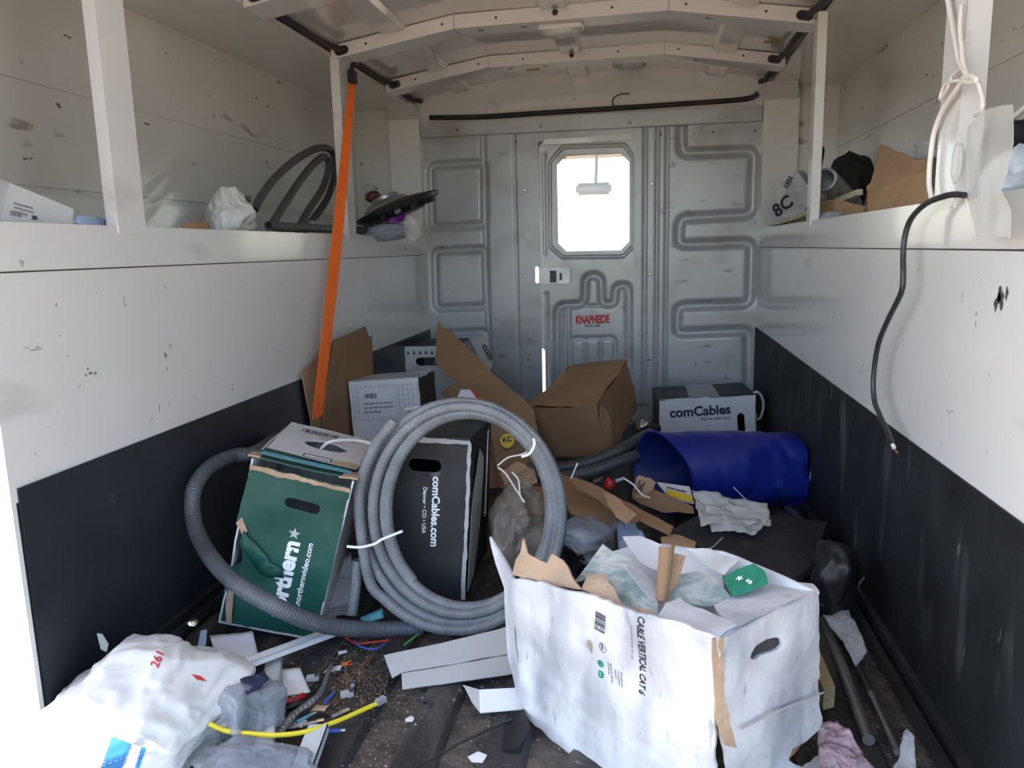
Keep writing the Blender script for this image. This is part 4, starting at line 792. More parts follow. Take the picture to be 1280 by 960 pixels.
# dark conduits on the floor under the brown carton
for i, (pp, lab) in enumerate([([at(660, 585, Y=2.04), at(700, 585, Y=2.04), at(740, 577, Y=2.05), at(775, 562, Y=2.09), at(800, 548, Y=2.17), at(813, 542, Y=2.22)], 'shiny dark conduit under the front edge of the brown carton'),
                               ([at(640, 590, Y=1.98), at(690, 597, Y=1.97), at(730, 592, Y=1.97), at(770, 579, Y=2.0), at(795, 570, Y=2.05)], 'second dark conduit lying in front of the brown carton')]):
    tag(tube('dark_conduit', pp, .016, 'conduit_dark', None, 14, True, 8), lab, 'conduit')
fit_ = thing('conduit_fitting', 'shiny round metal fitting between the brown carton and blue drum', 'fitting', at(803, 534, Y=2.3)); p = at(803, 534, Y=2.3)
mb = MB().lathe(Matrix.Translation(p) @ Matrix.Rotation(1.2, 4, 'X'), [(.001, .022), (.014, .019), (.022, .008), (.022, -.008), (.014, -.019), (.001, -.022)], 20); mb.build('fitting_body', 'chrome', fit_, True); MB().cyl(p, p + Vector((.05, .02, -.01)), .013).build('fitting_collar', 'black_plastic', fit_)

# ------------------------------------------------------------------ middle of the floor
# black padded case with flat top
cp = [at(838, 664, Z=.085), at(877, 641, Z=.10), at(950, 644, Z=.10), at(1034, 652, Z=.095), at(1014, 708, Z=.09), at(990, 724, Z=.085), at(914, 690, Z=.085)]
mb = MB(); cen = sum(cp, Vector()) / len(cp); top = [p.copy() for p in cp]; n = len(top); bot = [Vector((p.x + (p.x - cen.x) * -.06, p.y - (p.y - cen.y) * .06, .004)) for p in top]; rim_ = [p + (p - cen).normalized() * .006 - Vector((0, 0, .008)) for p in top]
mb.add(top + rim_ + bot, [list(range(n)), [2 * n + i for i in range(n)][::-1]] + [(k_ * n + i, k_ * n + (i + 1) % n, (k_ + 1) * n + (i + 1) % n, (k_ + 1) * n + i) for k_ in (0, 1) for i in range(n)])
t = thing('tool_case', 'flat black rubber topped case lying behind the torn white carton', 'case', (cen.x, cen.y, 0)); mb.build('case_body', 'black_rubber', t)
v = []; tube('case_seam', [at(903, 672, Z=.0985), at(893, 682, Z=.096), at(880, 690, Z=.093)], .0015, 'paper_grey', t, 5)
sack = bag('black_sack', at(1042, 712, Y=1.335) + Vector((0, .0, -.015)), (.042, .055, .075), 'film_grey', seed=4, zmin=.003, sub=4); sack.data.materials[0] = MATS['black_plastic']; tag(sack, 'small black plastic sack slumped against the right wall', 'bag')
# whitish plastic bag on the case
zz = .108; bp_ = [at(868, 612, Z=.14), at(905, 628, Z=.125), at(962, 640, Z=.115), at(958, 660, Z=.108), at(920, 663, Z=.106), at(885, 658, Z=.106), at(872, 640, Z=.115)]
t = thing('plastic_bag', 'translucent white plastic bag lying on the flat black case', 'bag', at(918, 660, Z=.106))
patch('bag_film', [at(866, 606, Z=.16), at(958, 634, Z=.125), at(964, 656, Z=.110), at(876, 658, Z=.112)], 'film_milky', t, 24, 16, .001, .020, 14, 4); patch('bag_rim', [at(880, 632, Z=.13), at(962, 648, Z=.118), at(945, 664, Z=.110), at(890, 661, Z=.110)], 'film_milky', t, 22, 12, .001, .012, 16, 7)
# small brown carton with a yellow printed lining
t = thing('small_carton', 'small torn brown carton with yellow print by the drum mouth', 'box', at(830, 640, Y=1.80)); 
slab_px('front_panel', [(795, 598), (812, 598), (818, 612), (832, 618), (866, 633), (868, 642), (826, 640), (800, 630), (790, 622)], plane3(at(795, 600, Y=1.78), at(866, 636, Y=1.72), at(800, 630, Y=1.76)), 'cardboard', t, .004, (), .015, .004, 18, 3, .002)
slab_px('lid_flap', [(795, 598), (799, 594), (813, 598), (820, 603), (816, 612), (806, 624), (794, 622)], plane3(at(795, 598, Y=1.765), at(820, 605, Y=1.755), at(800, 624, Y=1.755)), 'cardboard_light', t, .003, (), .012, .004, 22, 4, .002)
inp = plane3(at(822, 604, Y=1.84), at(866, 612, Y=1.80), at(836, 626, Y=1.775)); slab_px('printed_lining', [(821, 603), (862, 608), (868, 630), (836, 622)], inp, 'paper', t, .002, (), .02, .002, 12, 4); slab_px('yellow_print', [(832, 613), (865, 621), (867, 630), (836, 621)], inp, 'yellow_sticker', t, .0008, lift=.004); fine_print('fine_print', on(834, 612, inp) + inp[1] * .004, (on(864, 619, inp) - on(834, 612, inp)).normalized(), Vector((0, 0, 1)), inp[1], .05, 2, .008, 'ink_navy', t, 4)
pl_ = plane3(at(795, 600, Y=1.763), at(866, 636, Y=1.70), at(800, 630, Y=1.745)); lettering('panel_letters', 'FSC', on(800, 618, pl_), on(806, 603, pl_), pl_[1], 'ink_black', t, .03, .001)
# long torn cardboard strip
tag(slab_px('cardboard_strip', [(710, 598), (714, 594), (752, 610), (790, 632), (842, 658), (838, 667), (800, 650), (790, 654), (775, 648), (750, 623), (720, 609)], plane3(at(710, 600, Y=1.62), at(842, 660, Y=1.50), at(775, 650, Y=1.50)), 'cardboard', None, .004, (), .02, .005, 14, 12, .002), 'long torn brown cardboard strip across the middle of the rubbish', 'cardboard')
tag(slab_px('cardboard_piece', [(752, 616), (768, 620), (796, 643), (784, 653), (770, 645)], plane3(at(752, 616, Y=1.555), at(796, 643, Y=1.48), at(770, 650, Y=1.46)), 'cardboard_light', None, .003, (), .02, .003, 14, 15, .002), 'pale cardboard offcut hanging from the long brown strip', 'cardboard')
tag(slab_px('cardboard_offcut', [(690, 585), (712, 596), (765, 628), (768, 655), (735, 655), (712, 640)], plane3(at(690, 585, Y=1.75), at(768, 640, Y=1.60), at(712, 645, Y=1.55)), 'cardboard', None, .004, (), .03, .004, 9, 17, .002), 'dark brown cardboard panel standing behind the long strip', 'cardboard')
# tan clear bag between black carton and coil
b_ = bag('clear_bag', at(648, 650, Y=1.46) + Vector((.0, 0, -.02)), (.060, .09, .095), 'film_tan', seed=7, zmin=.004, sub=5, amp=.3); tag(b_, 'brownish clear plastic bag slumped inside the conduit coil', 'bag')
b_ = bag('clear_bag', at(730, 655, Y=1.50) + Vector((0, 0, -.02)), (.065, .06, .034), 'film_grey', seed=9, zmin=.004, sub=4, amp=.35); tag(b_, 'clear shiny plastic bag beside the coil near the cardboard strip', 'bag')
tag(patch('blue_film', [at(770, 652, Z=.10), at(790, 645, Z=.10), at(812, 685, Z=.10), at(775, 690, Z=.09)], 'film_blue', None, 10, 10, .001, .016, 24, 3), 'pale blue plastic film under the long cardboard strip', 'plastic')
tag(patch('magazine', [at(735, 655, Z=.06), at(775, 650, Z=.06), at(772, 662, Z=.055), at(740, 668, Z=.05)], 'film_blue', None, 8, 4, .002, .006, 24, 8), 'thin bluish printed leaflet lying among the rubbish', 'paper')
tag(slab_px('scrap_card', [(716, 700), (735, 672), (775, 690), (800, 706), (790, 735), (720, 742)], plane3(at(716, 700, Z=.02), at(800, 706, Z=.03), at(735, 672, Z=.03)), 'black_rubber', None, .003, (), .02, .006, 18, 6, .002), 'dark rubber scrap on the floor behind the torn white carton', 'rubber')
for i, (pp, m, lab) in enumerate([([(622, 582), (635, 572), (652, 568), (668, 560)], 'wire_white', 'thin cream wire curling up to the tie of the coil'), ([(622, 584), (632, 592), (645, 612), (656, 628)], 'wire_white', 'cream wire running down inside the coil'), ([(640, 590), (648, 600), (650, 618), (654, 627)], 'wire_white', 'second cream wire end inside the coil'), ([(714, 598), (718, 588), (722, 579)], 'pvc_white', 'white cable tie end standing up behind the cardboard strip')]):
    tag(tube('thin_wire', [at(a, b, Y=1.40 if i < 3 else 1.60) for a, b in pp], .0016, m, None, 6), lab, 'wire')
tag(tube('white_hose', [at(508, 512, Y=1.75), at(525, 510, Y=1.72), at(540, 515, Y=1.70), at(550, 522, Y=1.68)], .006, 'wire_white', None, 8), 'short white cable seen behind the top of the coil', 'cable')
b_ = bag('red_bottle_top', at(762, 605, Y=1.72), (.014, .014, .016), 'red_plastic', seed=3, sub=3, amp=.2); tag(b_, 'small red plastic cap behind the cardboard strip', 'cap')

# ------------------------------------------------------------------ left shelf
SZ = ZL - .038
A = [at(*q, X=-.895) for q in [(-6, 221), (92, 261), (86, 290), (-8, 300)]]
t = thing('cable_box', 'long white carton with small print lying on the shelf by the tail', 'box', Vector((-.94, A[1].y - .1, SZ)))
bp_ = [A[0], A[1], Vector((A[2].x, A[2].y, SZ + .002)), Vector((A[3].x, A[3].y, SZ + .002))]
mb = MB().prism(bp_, (-.11, 0, 0)); mb.build('carton_body', 'carton_white', t)
pl = (Vector((-.8945, 0, 0)), Vector((1, 0, 0))); 
slab_px('end_flap', [(-6, 221), (12, 229), (0, 278), (-6, 280)], (Vector((-.893, 0, 0)), Vector((1, 0, 0))), 'carton_worn', t, .003)
O_ = on(12, 272, pl); bars('barcode', on(13, 269, pl), (on(30, 272, pl) - on(13, 269, pl)).normalized(), Vector((0, 0, 1)), Vector((1, 0, 0)), .022, .007, 'ink_grey', t, 12, 3); bars('barcode', on(40, 274, pl), (on(52, 276, pl) - on(40, 274, pl)).normalized(), Vector((0, 0, 1)), Vector((1, 0, 0)), .011, .006, 'ink_black', t, 6, 4)
fine_print('fine_print', on(17, 255, pl), (on(50, 264, pl) - on(17, 255, pl)).normalized(), Vector((0, 0, 1)), Vector((1, 0, 0)), .036, 3, .006, 'ink_grey', t, 5)
tag(patch('blue_wrap', [at(88, 276, X=-.90), at(102, 268, X=-.90), at(136, 274, X=-.90), at(134, 292, X=-.89)], 'film_blue', None, 8, 5, .001, .006, 30, 3), 'pale blue plastic wrap on the shelf by the white carton', 'plastic')
c = at(287, 262, X=-.955)
t = thing('grocery_bag', 'crumpled white shopping bag on the left shelf beside dark conduit', 'bag', Vector((c.x, c.y, SZ))); bag('bag_body', (c.x, c.y, c.z - .012), (.055, .072, .066), 'bag_soft', t, seed=14, sub=5, amp=.3, zmin=SZ, tilt=.3)
tube('bag_print', [c + Vector((.058, -.028, .028)), c + Vector((.060, -.026, .018)), c + Vector((.060, -.014, .016)), c + Vector((.058, -.012, .028))], .0025, 'ink_black', t, 6)
tag(patch('brown_rag', [at(228, 280, X=-.9), at(262, 276, X=-.9), at(268, 292, X=-.89), at(228, 292, X=-.89)], 'cardboard_light', None, 8, 5, .002, .006, 30, 3), 'small tan rag beside the crumpled white shopping bag', 'rag')
for pp, lab, xx in (([(318, 262), (328, 243), (346, 220), (372, 198), (398, 185), (415, 190), (419, 214), (411, 244), (396, 268), (380, 288)], 'dark grey conduit arched over the left shelf, the wider loop', -.96), ([(338, 284), (354, 258), (373, 229), (392, 205), (406, 196), (411, 208), (404, 234), (386, 262), (372, 288)], 'dark grey conduit arched over the left shelf, the inner loop', -.935)):
    tag(tube('shelf_conduit', [at(a, b, X=xx) for a, b in pp], .0105, 'conduit_dark', None, 12, True), lab, 'conduit')
tag(tube('shelf_conduit', [at(336, 282, X=-.885), at(356, 284, X=-.888), at(385, 285, X=-.89), at(428, 287, X=-.895), at(470, 288, X=-.90)], .0115, 'conduit_dark', None, 12, True), 'straight dark conduit lying along the edge of the left shelf', 'conduit')
tag(patch('foil_scrap', [at(385, 276, X=-.95), at(420, 272, X=-.95), at(425, 284, X=-.94), at(385, 286, X=-.94)], 'film_milky', None, 7, 5, .001, .006, 30, 6), 'pale film scrap behind the straight shelf conduit', 'plastic')
# wheel cover: dark dish with a bright domed centre
c = at(497, 258, Y=2.52); t = thing('wheel_cover', 'black wheel cover with a silver domed centre on the shelf end', 'wheel cover', c - Vector((0, 0, .05)))
M = Matrix.Translation(c) @ Matrix.Rotation(-.33, 4, 'Y') @ Matrix.Rotation(.10, 4, 'X')
MB().lathe(M, [(.142, .004), (.146, .0), (.142, -.010), (.125, -.016), (.10, -.012), (.085, -.03), (.04, -.034), (.001, -.034)], 40).build('dish_back', 'black_plastic', t, True, .6)
MB().lathe(M, [(.142, .004), (.13, .006), (.10, .012), (.08, .016)], 40).build('dish_rim', 'black_plastic', t, True)
MB().lathe(M @ Matrix.Translation((-.03, 0, 0)), [(.082, .010), (.078, .020), (.06, .032), (.045, .036), (.044, .046), (.02, .050), (.001, .0505)], 40).build('dome', 'hubcap_silver', t, True, .6)
for k in range(7):
    a = -2.6 + k * .42; MB().box((.098, -.010, -.028), (.128, .010, -.012), M @ Matrix.Rotation(a, 4, 'Z')).build('clip', 'black_plastic', t)
tag(patch('purple_packet', [at(482, 266, Y=2.46), at(508, 262, Y=2.46), at(509, 276, Y=2.45), at(484, 280, Y=2.45)], 'purple_film', None, 6, 5, .003, .008, 30, 2), 'small purple packet under the wheel cover', 'packet')
b_ = bag('foil_bag', at(485, 290, Y=2.45), (.095, .05, .03), 'film_grey', seed=21, sub=4, amp=.3, zmin=SZ, rotz=.1); tag(b_, 'grey crinkled clear bag under the wheel cover', 'bag')
b_ = bag('net_bag', at(519, 285, Y=2.42) + Vector((-.01, 0, 0)), (.03, .03, .05), 'film_milky', seed=23, sub=4, amp=.3, fold=.12); tag(b_, 'small whitish net bag hanging over the shelf end', 'bag')
b_ = bag('leather_case', at(466, 246, Y=2.66), (.028, .03, .02), 'leather_brown', seed=25, sub=4, amp=.15); tag(b_, 'dark brown leather case behind the wheel cover', 'case')

# ------------------------------------------------------------------ right shelf
def rs(name, label, cat, pxs, X, m, yaw=0, **k):
    c = at(*pxs[0], X=X); pl = (c, Vector((-math.cos(yaw), -math.sin(yaw), 0)).normalized()); o_ = slab_px(name, pxs, pl, m, None, **k); return tag(o_, label, cat), pl
o_, pl = rs('printed_carton', 'worn white carton end with black print in the shelf corner', 'box', [(996, 213), (1016, 240), (1002, 272), (966, 282), (951, 262), (973, 238)], .50, 'carton_worn', .9, thick=.05, step=.04, warp=.003, seed=3)
U_ = (on(996, 236, pl) - on(988, 250, pl)).normalized(); bars('barcode', on(985, 236, pl) + pl[1] * .003, U_, pl[1].cross(U_), pl[1], .04, .02, 'ink_black', o_, 8, 3); lettering('carton_letters', '8C', on(972, 272, pl), on(993, 255, pl), pl[1], 'ink_black', o_, .03, .004)
tag(tube('timber_strip', [at(962, 282, X=.455), at(1000, 270, X=.47), at(1030, 258, X=.49), at(1075, 240, X=.53)], .010, 'wood_pale', None, 4), 'pale timber strip lying across the right shelf', 'wood')
b_ = bag('green_scrap', at(958, 272, X=.45), (.015, .03, .02), 'carton_green', seed=3, sub=3, amp=.3); tag(b_, 'small dark green scrap in the shelf corner', 'scrap')
c = at(1060, 222, X=.60); t = thing('black_bag', 'black cloth bag with a raised strap on the right shelf', 'bag', Vector((c.x, c.y, SZ))); bag('bag_body', Vector((c.x, c.y, c.z - .015)), (.055, .17, .085), 'black_fabric', t, seed=33, sub=4, amp=.25, zmin=SZ)
tube('bag_strap', [at(1018, 232, X=.50), at(1019, 205, X=.50), at(1024, 187, X=.505), at(1027, 190, X=.51), at(1023, 212, X=.52)], .009, 'black_fabric', t, 8)
a_, b2 = at(1031, 224, X=.455), at(1064, 256, X=.58); v, fc, uv = tube_geo([a_, a_.lerp(b2, .5), b2], .030, 20, True, 4); tag(obj('metal_tube', v, fc, 'steel_dull', None, True, uv, .7), 'short dull metal tube lying on the right shelf', 'tube')
t = thing('open_carton', 'open brown carton with raised flaps on the right shelf', 'box', at(1120, 262, X=.50))
c1 = plane3(at(1085, 258, X=.452), at(1168, 252, X=.448), at(1091, 223, X=.478)); slab_px('front_panel', [(1083, 234), (1091, 224), (1120, 219), (1159, 215), (1168, 262), (1130, 272), (1086, 280)], c1, 'cardboard_light', t, .004, (), .03, .004, 10, 3, .001)
slab_px('raised_flap', [(1088, 226), (1101, 180), (1122, 189), (1146, 200), (1160, 198), (1161, 220), (1120, 224)], plane3(at(1088, 226, X=.49), at(1160, 218, X=.485), at(1101, 180, X=.53)), 'cardboard_light', t, .004, (), .03, .004, 10, 5, .001)
slab_px('side_panel', [(1160, 198), (1172, 196), (1172, 250), (1164, 252)], plane3(at(1160, 198, X=.49), at(1172, 196, X=.56), at(1164, 252, X=.46)), 'cardboard', t, .004)
rs('card_scrap', 'thin brown card offcut on the edge of the right shelf', 'cardboard', [(1018, 262), (1030, 252), (1052, 250), (1082, 258), (1080, 272), (1020, 275)], .445, 'cardboard_light', .5, thick=.003, step=.02, warp=.006, seed=4, jag=.002)
tag(patch('film_scrap', [at(1005, 270, X=.44), at(1050, 262, X=.44), at(1055, 272, X=.43), at(1010, 280, X=.43)], 'film_grey', None, 8, 4, .001, .008, 30, 9), 'grey clear film crumpled along the shelf edge', 'plastic')
tag(patch('film_scrap', [at(1125, 195, X=.62), at(1160, 172, X=.62), at(1168, 195, X=.62), at(1140, 205, X=.6)], 'film_clear', None, 10, 6, .001, .02, 30, 10), 'clear crinkled film standing behind the open brown carton', 'plastic')
# white wire tied round the shelf post
Xw = XR - .010
def wp_(L, X=Xw): return [at(1140 + a / 3.692, 60 + b / 3.692, X=X) for a, b in L]
t = thing('tied_wire', 'white wire knotted around the right shelf post', 'wire', at(1210, 250, X=XR - .01))
tube('wire', [at(1181, -20, X=Xw), at(1186, 8, X=Xw)] + wp_([(205, 0), (215, 50), (235, 95), (262, 140)]), .0034, 'wire_white', t, 8); tube('wire', wp_([(265, 145), (235, 155), (205, 195), (165, 250), (130, 310), (102, 390), (90, 460), (80, 560), (80, 640), (92, 700)]), .0036, 'wire_white', t, 8)
tube('wire', wp_([(270, 140), (300, 150), (318, 200), (328, 250), (322, 285), (290, 308)]), .0032, 'wire_white', t, 8); tube('wire', wp_([(285, 148), (235, 150), (165, 160), (140, 195), (130, 232)]), .0026, 'wire_white', t, 8); tube('wire', wp_([(232, 92), (205, 110), (185, 130), (165, 185), (132, 235)]), .0022, 'wire_white', t, 8)
tube('wire', wp_([(230, -200), (222, -100), (230, 0), (240, 80), (265, 140)]), .0034, 'wire_white', t, 8); tube('knot', wp_([(238, 140), (262, 130), (292, 138), (298, 152), (270, 160), (240, 152), (250, 136), (285, 134)], Xw - .003), .0036, 'wire_white', t, 8); tube('wire', wp_([(250, 700), (265, 740), (280, 780), (290, 805)]), .0016, 'wire_white', t, 6)
b_ = bag('wax_wad', at(1196, 202, X=XR - .008), (.006, .014, .028), 'film_milky', seed=9, sub=3, amp=.2); b_.parent = None; tag(b_, 'wad of whitish plastic stuck on the right shelf post', 'plastic')
o_, _ = rs('hanging_film', 'milky plastic sheet hanging over the right shelf edge', 'plastic', [(1210, 163), (1229, 137), (1248, 133), (1265, 131), (1267, 180), (1258, 215), (1250, 236), (1262, 262), (1263, 297), (1221, 296), (1212, 262), (1206, 228)], .385, 'film_milky', -.1, thick=.0008, step=.012, warp=.0035, freq=22, seed=15, jag=.001, smooth=True)
b_ = bag('dark_bundle', at(1278, 172, X=.50), (.05, .05, .025), 'black_fabric', seed=5, sub=3, amp=.3); tag(b_, 'dark bundle on the right shelf by the tail', 'bundle')
b_ = bag('blue_white_bag', at(1272, 225, X=.47), (.05, .06, .045), 'film_blue', seed=41, sub=4, amp=.35, fold=.12); b_.data.materials[0] = mat('bag_bluish', (.62, .70, .78), .35, var=.15, vs_=40); tag(b_, 'pale blue crumpled bag on the right shelf behind the hanging film', 'bag')
tag(tube('white_wire', [at(1262, 152, X=.48), at(1272, 143, X=.47), at(1285, 132, X=.46)], .004, 'wire_white', None, 8), 'short white wire rising over the dark bundle', 'wire')
# black cable
cp = [(1206, 244), (1192, 243), (1178, 246), (1157, 255), (1140, 272), (1132, 292), (1129, 317), (1129, 346), (1126, 367), (1111, 398), (1098, 430), (1092, 470), (1093, 500), (1099, 517), (1107, 535), (1116, 556)]
t = thing('hanging_cable', 'black cable drooping over the right wall with a bare copper end', 'cable', at(1116, 560, X=.385)); cpts = [at(a, b, X=.402 - .022 * math.sin(min(1, i / 8) * PI * .5)) for i, (a, b) in enumerate(cp)]
tube('cable_jacket', cpts, .0042, 'cable_black', t, 10); e = cpts[-1]; d = (cpts[-1] - cpts[-2]).normalized(); MB().cyl(e, e + d * .008, .003).build('insulation', 'wire_white', t); tube('copper_core', [e + d * .008, e + d * .014, e + d * .016 + Vector((0, -.012, 0))], .0011, 'copper', t, 6)

# ------------------------------------------------------------------ front left corner of the floor
c = Vector((-.700, .905, .03)); t = thing('trash_bag', 'big crumpled white bin bag with red and blue print by the tail', 'bag', (c.x, c.y, 0))
v, f = bag_geo((c.x, c.y, c.z), (.145, .185, .095), rotz=-.25, seed=61, amp=.25, freq=1.7, sub=6, zmin=.002, fold=.05); bo = obj('bag_body', v, f, 'bag_white', t, True)
# printing: cut from the bag's own skin, lifted a hair
me = bo.data; off = wloc(bo)
from mathutils.bvhtree import BVHTree
tree = BVHTree.FromPolygons([v_.co + off for v_ in me.vertices], [list(p.vertices) for p in me.polygons])
def skin(px, py, lift=.0008):
    d = (cF + cR * ((px - 640) / FPX) + cU * ((480 - py) / FPX)).normalized(); h = tree.ray_cast(CAM, d); return h[0] + h[1] * lift if h[0] is not None else None
def skin_print(name, quad, m, n=12, lift=.0008):
    vs_ = []; 
    for i in range(n + 1):
        for j in range(n + 1):
            u, v_ = i / n, j / n; p = [(quad[0][k] * (1 - u) + quad[1][k] * u) * (1 - v_) + (quad[3][k] * (1 - u) + quad[2][k] * u) * v_ for k in (0, 1)]; vs_.append(skin(p[0], p[1], lift))
    fs = [f_ for f_ in [(i * (n + 1) + j, (i + 1) * (n + 1) + j, (i + 1) * (n + 1) + j + 1, i * (n + 1) + j + 1) for i in range(n) for j in range(n)] if all(vs_[q] is not None for q in f_)]
    if fs: obj(name, [q if q is not None else Vector((0, 0, 0)) for q in vs_] if all(q is not None for q in vs_) else [q or vs_[fs[0][0]] for q in vs_], fs, m, t, True)
skin_print('blue_print', [(140, 921), (164, 930), (150, 966), (124, 966)], 'ink_blue'); skin_print('white_band', [(166, 931), (176, 934), (165, 968), (153, 966)], 'ink_white'); skin_print('blue_print', [(177, 934), (182, 935), (172, 968), (167, 968)], 'ink_blue'); skin_print('red_print', [(239, 843), (250, 845), (259, 852), (246, 850)], 'ink_red', 6)
def skin_letters(name, body, A_, B_, m, lift=.001):
    cu = bpy.data.curves.new(name, 'FONT'); cu.body = body; cu.offset = .02; cu.resolution_u = 3; q = bpy.data.objects.new(name, cu); col.objects.link(q); bpy.context.view_layer.update()
    lm_ = bpy.data.meshes.new_from_object(q.evaluated_get(bpy.context.evaluated_depsgraph_get())); bpy.data.objects.remove(q); xs = [v_.co.x for v_ in lm_.vertices]; x0, x1 = min(xs), max(xs); sc = math.hypot(B_[0] - A_[0], B_[1] - A_[1]) / (x1 - x0); ux, uy = (B_[0] - A_[0]) / (x1 - x0), (B_[1] - A_[1]) / (x1 - x0)
    for v_ in lm_.vertices:
        px = A_[0] + ux * (v_.co.x - x0) + uy * v_.co.y; py = A_[1] + uy * (v_.co.x - x0) - ux * v_.co.y; h = skin(px, py, lift)
        v_.co = (h if h is not None else skin(A_[0], A_[1])) - wloc(t)
    q = bpy.data.objects.new(name, lm_); col.objects.link(q); q.parent = t; lm_.materials.append(MATS[m])
skin_letters('red_letters', '261', (197, 836), (205, 818), 'ink_red')
MB().prism([at(121, 792, Y=.98), at(127, 793, Y=.98), at(135, 806, Y=.98), at(133, 815, Y=.98), at(126, 812, Y=.98)], (0, .002, 0)).build('bag_tab', 'film_milky', t)
b_ = bag('clear_bag', at(305, 890, Z=.03), (.055, .06, .045), 'film_grey', seed=71, sub=5, amp=.25, zmin=-.010, rotz=.5); tag(b_, 'grey translucent bag with dark contents beside the bin bag', 'bag')
b_ = bag('clear_bag', at(320, 962, Z=.02), (.095, .05, .03), 'film_grey', seed=73, sub=5, amp=.3, zmin=-.010); tag(b_, 'flat grey translucent bag under the yellow cable', 'bag')
tag(patch('dark_rag', [at(300, 848, Z=.075), at(330, 838, Z=.07), at(336, 850, Z=.068), at(308, 868, Z=.072)], 'ink_navy', None, 6, 6, .002, .006, 30, 2), 'dark navy rag on the grey translucent bag', 'rag')
def channel(name, label, a, b, wd, ht, m, th=.002):
    a = Vector(a); b = Vector(b); d = (b - a).normalized(); s = d.cross(Vector((0, 0, 1))).normalized(); u = s.cross(d); t = thing(name, label, 'trunking', (a + b) / 2)
    MB().prism([a - s * wd / 2 + u * ht, a + s * wd / 2 + u * ht, a + s * wd / 2 + u * (ht - th), a - s * wd / 2 + u * (ht - th)], b - a).build('channel_face', m, t)
    for q in (-1, 1): MB().prism([a + s * q * wd / 2, a + s * q * (wd / 2 - th), a + s * q * (wd / 2 - th) + u * ht, a + s * q * wd / 2 + u * ht], b - a).build('channel_lip', m, t)
    return t
channel('cable_trunking', 'white plastic trunking lying across the floor by the green carton', at(262, 850, Z=.048), at(424, 790, Z=.012), .020, .010, 'pvc_white')
channel('cable_trunking', 'grey plastic trunking offcut beside the translucent bag', at(343, 830, Z=.012), at(330, 945, Z=.012), .026, .012, 'pvc_grey')
channel('cable_trunking', 'pale grey trunking end poking out under the yellow cable', at(398, 915, Z=.010), at(372, 985, Z=.010), .030, .012, 'pvc_grey')
tag(patch('paper_sheet', [at(262, 794, Z=.035), at(316, 790, Z=.035), at(323, 820, Z=.018), at(275, 834, Z=.020)], 'paper', None, 10, 8, .001, .006, 18, 3), 'creased white document sheet under the green carton', 'paper')
tag(patch('paper_sheet', [at(352, 838, Z=.012), at(375, 834, Z=.012), at(388, 864, Z=.006), at(350, 871, Z=.006)], 'paper', None, 10, 8, .001, .006, 22, 5), 'torn white paper above the red pocket tool', 'paper')
p = at(368, 875, Z=.008); d = (at(384, 868, Z=.008) - at(351, 880, Z=.008)); t = thing('pocket_tool', 'small red handled pocket tool on the dirty floor', 'tool', (p.x, p.y, 0))
M = Matrix.Translation((p.x, p.y, .006)) @ Matrix.Rotation(math.atan2(d.y, d.x), 4, 'Z'); MB().bbox((-.019, -.0045, -.003), (.019, .0045, .008), .003, M).build('handle', 'red_plastic', t, True); MB().bbox((-.020, -.014, -.005), (.019, -.003, .004), .0025, M).build('tool_body', 'black_plastic', t, True); MB().box((-.004, -.005, .0078), (.002, .005, .009), M).build('band', 'chrome', t)
tag(tube('flex_conduit', [at(349, 918, Z=.010), at(358, 904, Z=.012), at(372, 890, Z=.013), at(388, 878, Z=.012), at(400, 868, Z=.010), at(406, 855, Z=.009), at(410, 842, Z=.008), at(415, 830, Z=.007)], lambda s: .0062 - .0025 * s, 'flex_steel', None, 10), 'short coiled steel flex running over the dirty floor', 'conduit')
t = thing('patch_cable', 'yellow network cable with a clear plug on the floor', 'cable', at(380, 918, Z=0)); yc = [at(a, b, Z=z) for a, b, z in [(262, 905, .055), (284, 914, .040), (312, 917, .034), (345, 919, .030), (380, 915, .024), (420, 902, .016), (450, 889, .010), (470, 880, .007)]]
tube('cable_jacket', yc, .0033, 'wire_yellow', t, 10); d = (yc[-1] - yc[-2]).normalized(); M = Matrix.Translation(yc[-1] + Vector((0, 0, .001))) @ Matrix.Rotation(math.atan2(d.y, d.x), 4, 'Z'); MB().bbox((0, -.005, -.004), (.018, .005, .004), .001, M).build('plug', 'film_clear', t); MB().box((.004, -.0035, -.002), (.015, .0035, .001), M).build('plug_pins', 'steel', t)
t = thing('folded_card', 'grey white folded card lying against the torn white carton', 'cardboard', at(560, 840, Z=0))
slab_px('upper_leaf', [(480, 819), (494, 816), (568, 800), (636, 783), (640, 816), (502, 841), (490, 847)], plane3(at(480, 819, Z=.030), at(636, 783, Z=.055), at(502, 841, Z=.014)), 'paper_grey', t, .002, (), .02, .003, 12, 3, .001, smooth=True); slab_px('lower_leaf', [(502, 842), (560, 832), (640, 818), (643, 842), (503, 862)], plane3(at(502, 842, Z=.016), at(640, 818, Z=.026), at(503, 862, Z=.003)), 'paper_grey', t, .002, (), .02, .0015, 12, 4, .0006, smooth=True)
t = thing('small_box', 'small white card box half under the torn white carton', 'box', at(620, 880, Z=0)); slab_px('card_top', [(599, 862), (658, 859), (662, 886), (600, 891)], plane3(at(599, 862, Z=.022), at(660, 860, Z=.022), at(600, 891, Z=.004)), 'paper', t, .002); slab_px('card_end', [(579, 856), (599, 862), (600, 891), (590, 878)], plane3(at(579, 856, Z=.010), at(599, 862, Z=.022), at(600, 891, Z=.004)), 'paper_grey', t, .002)
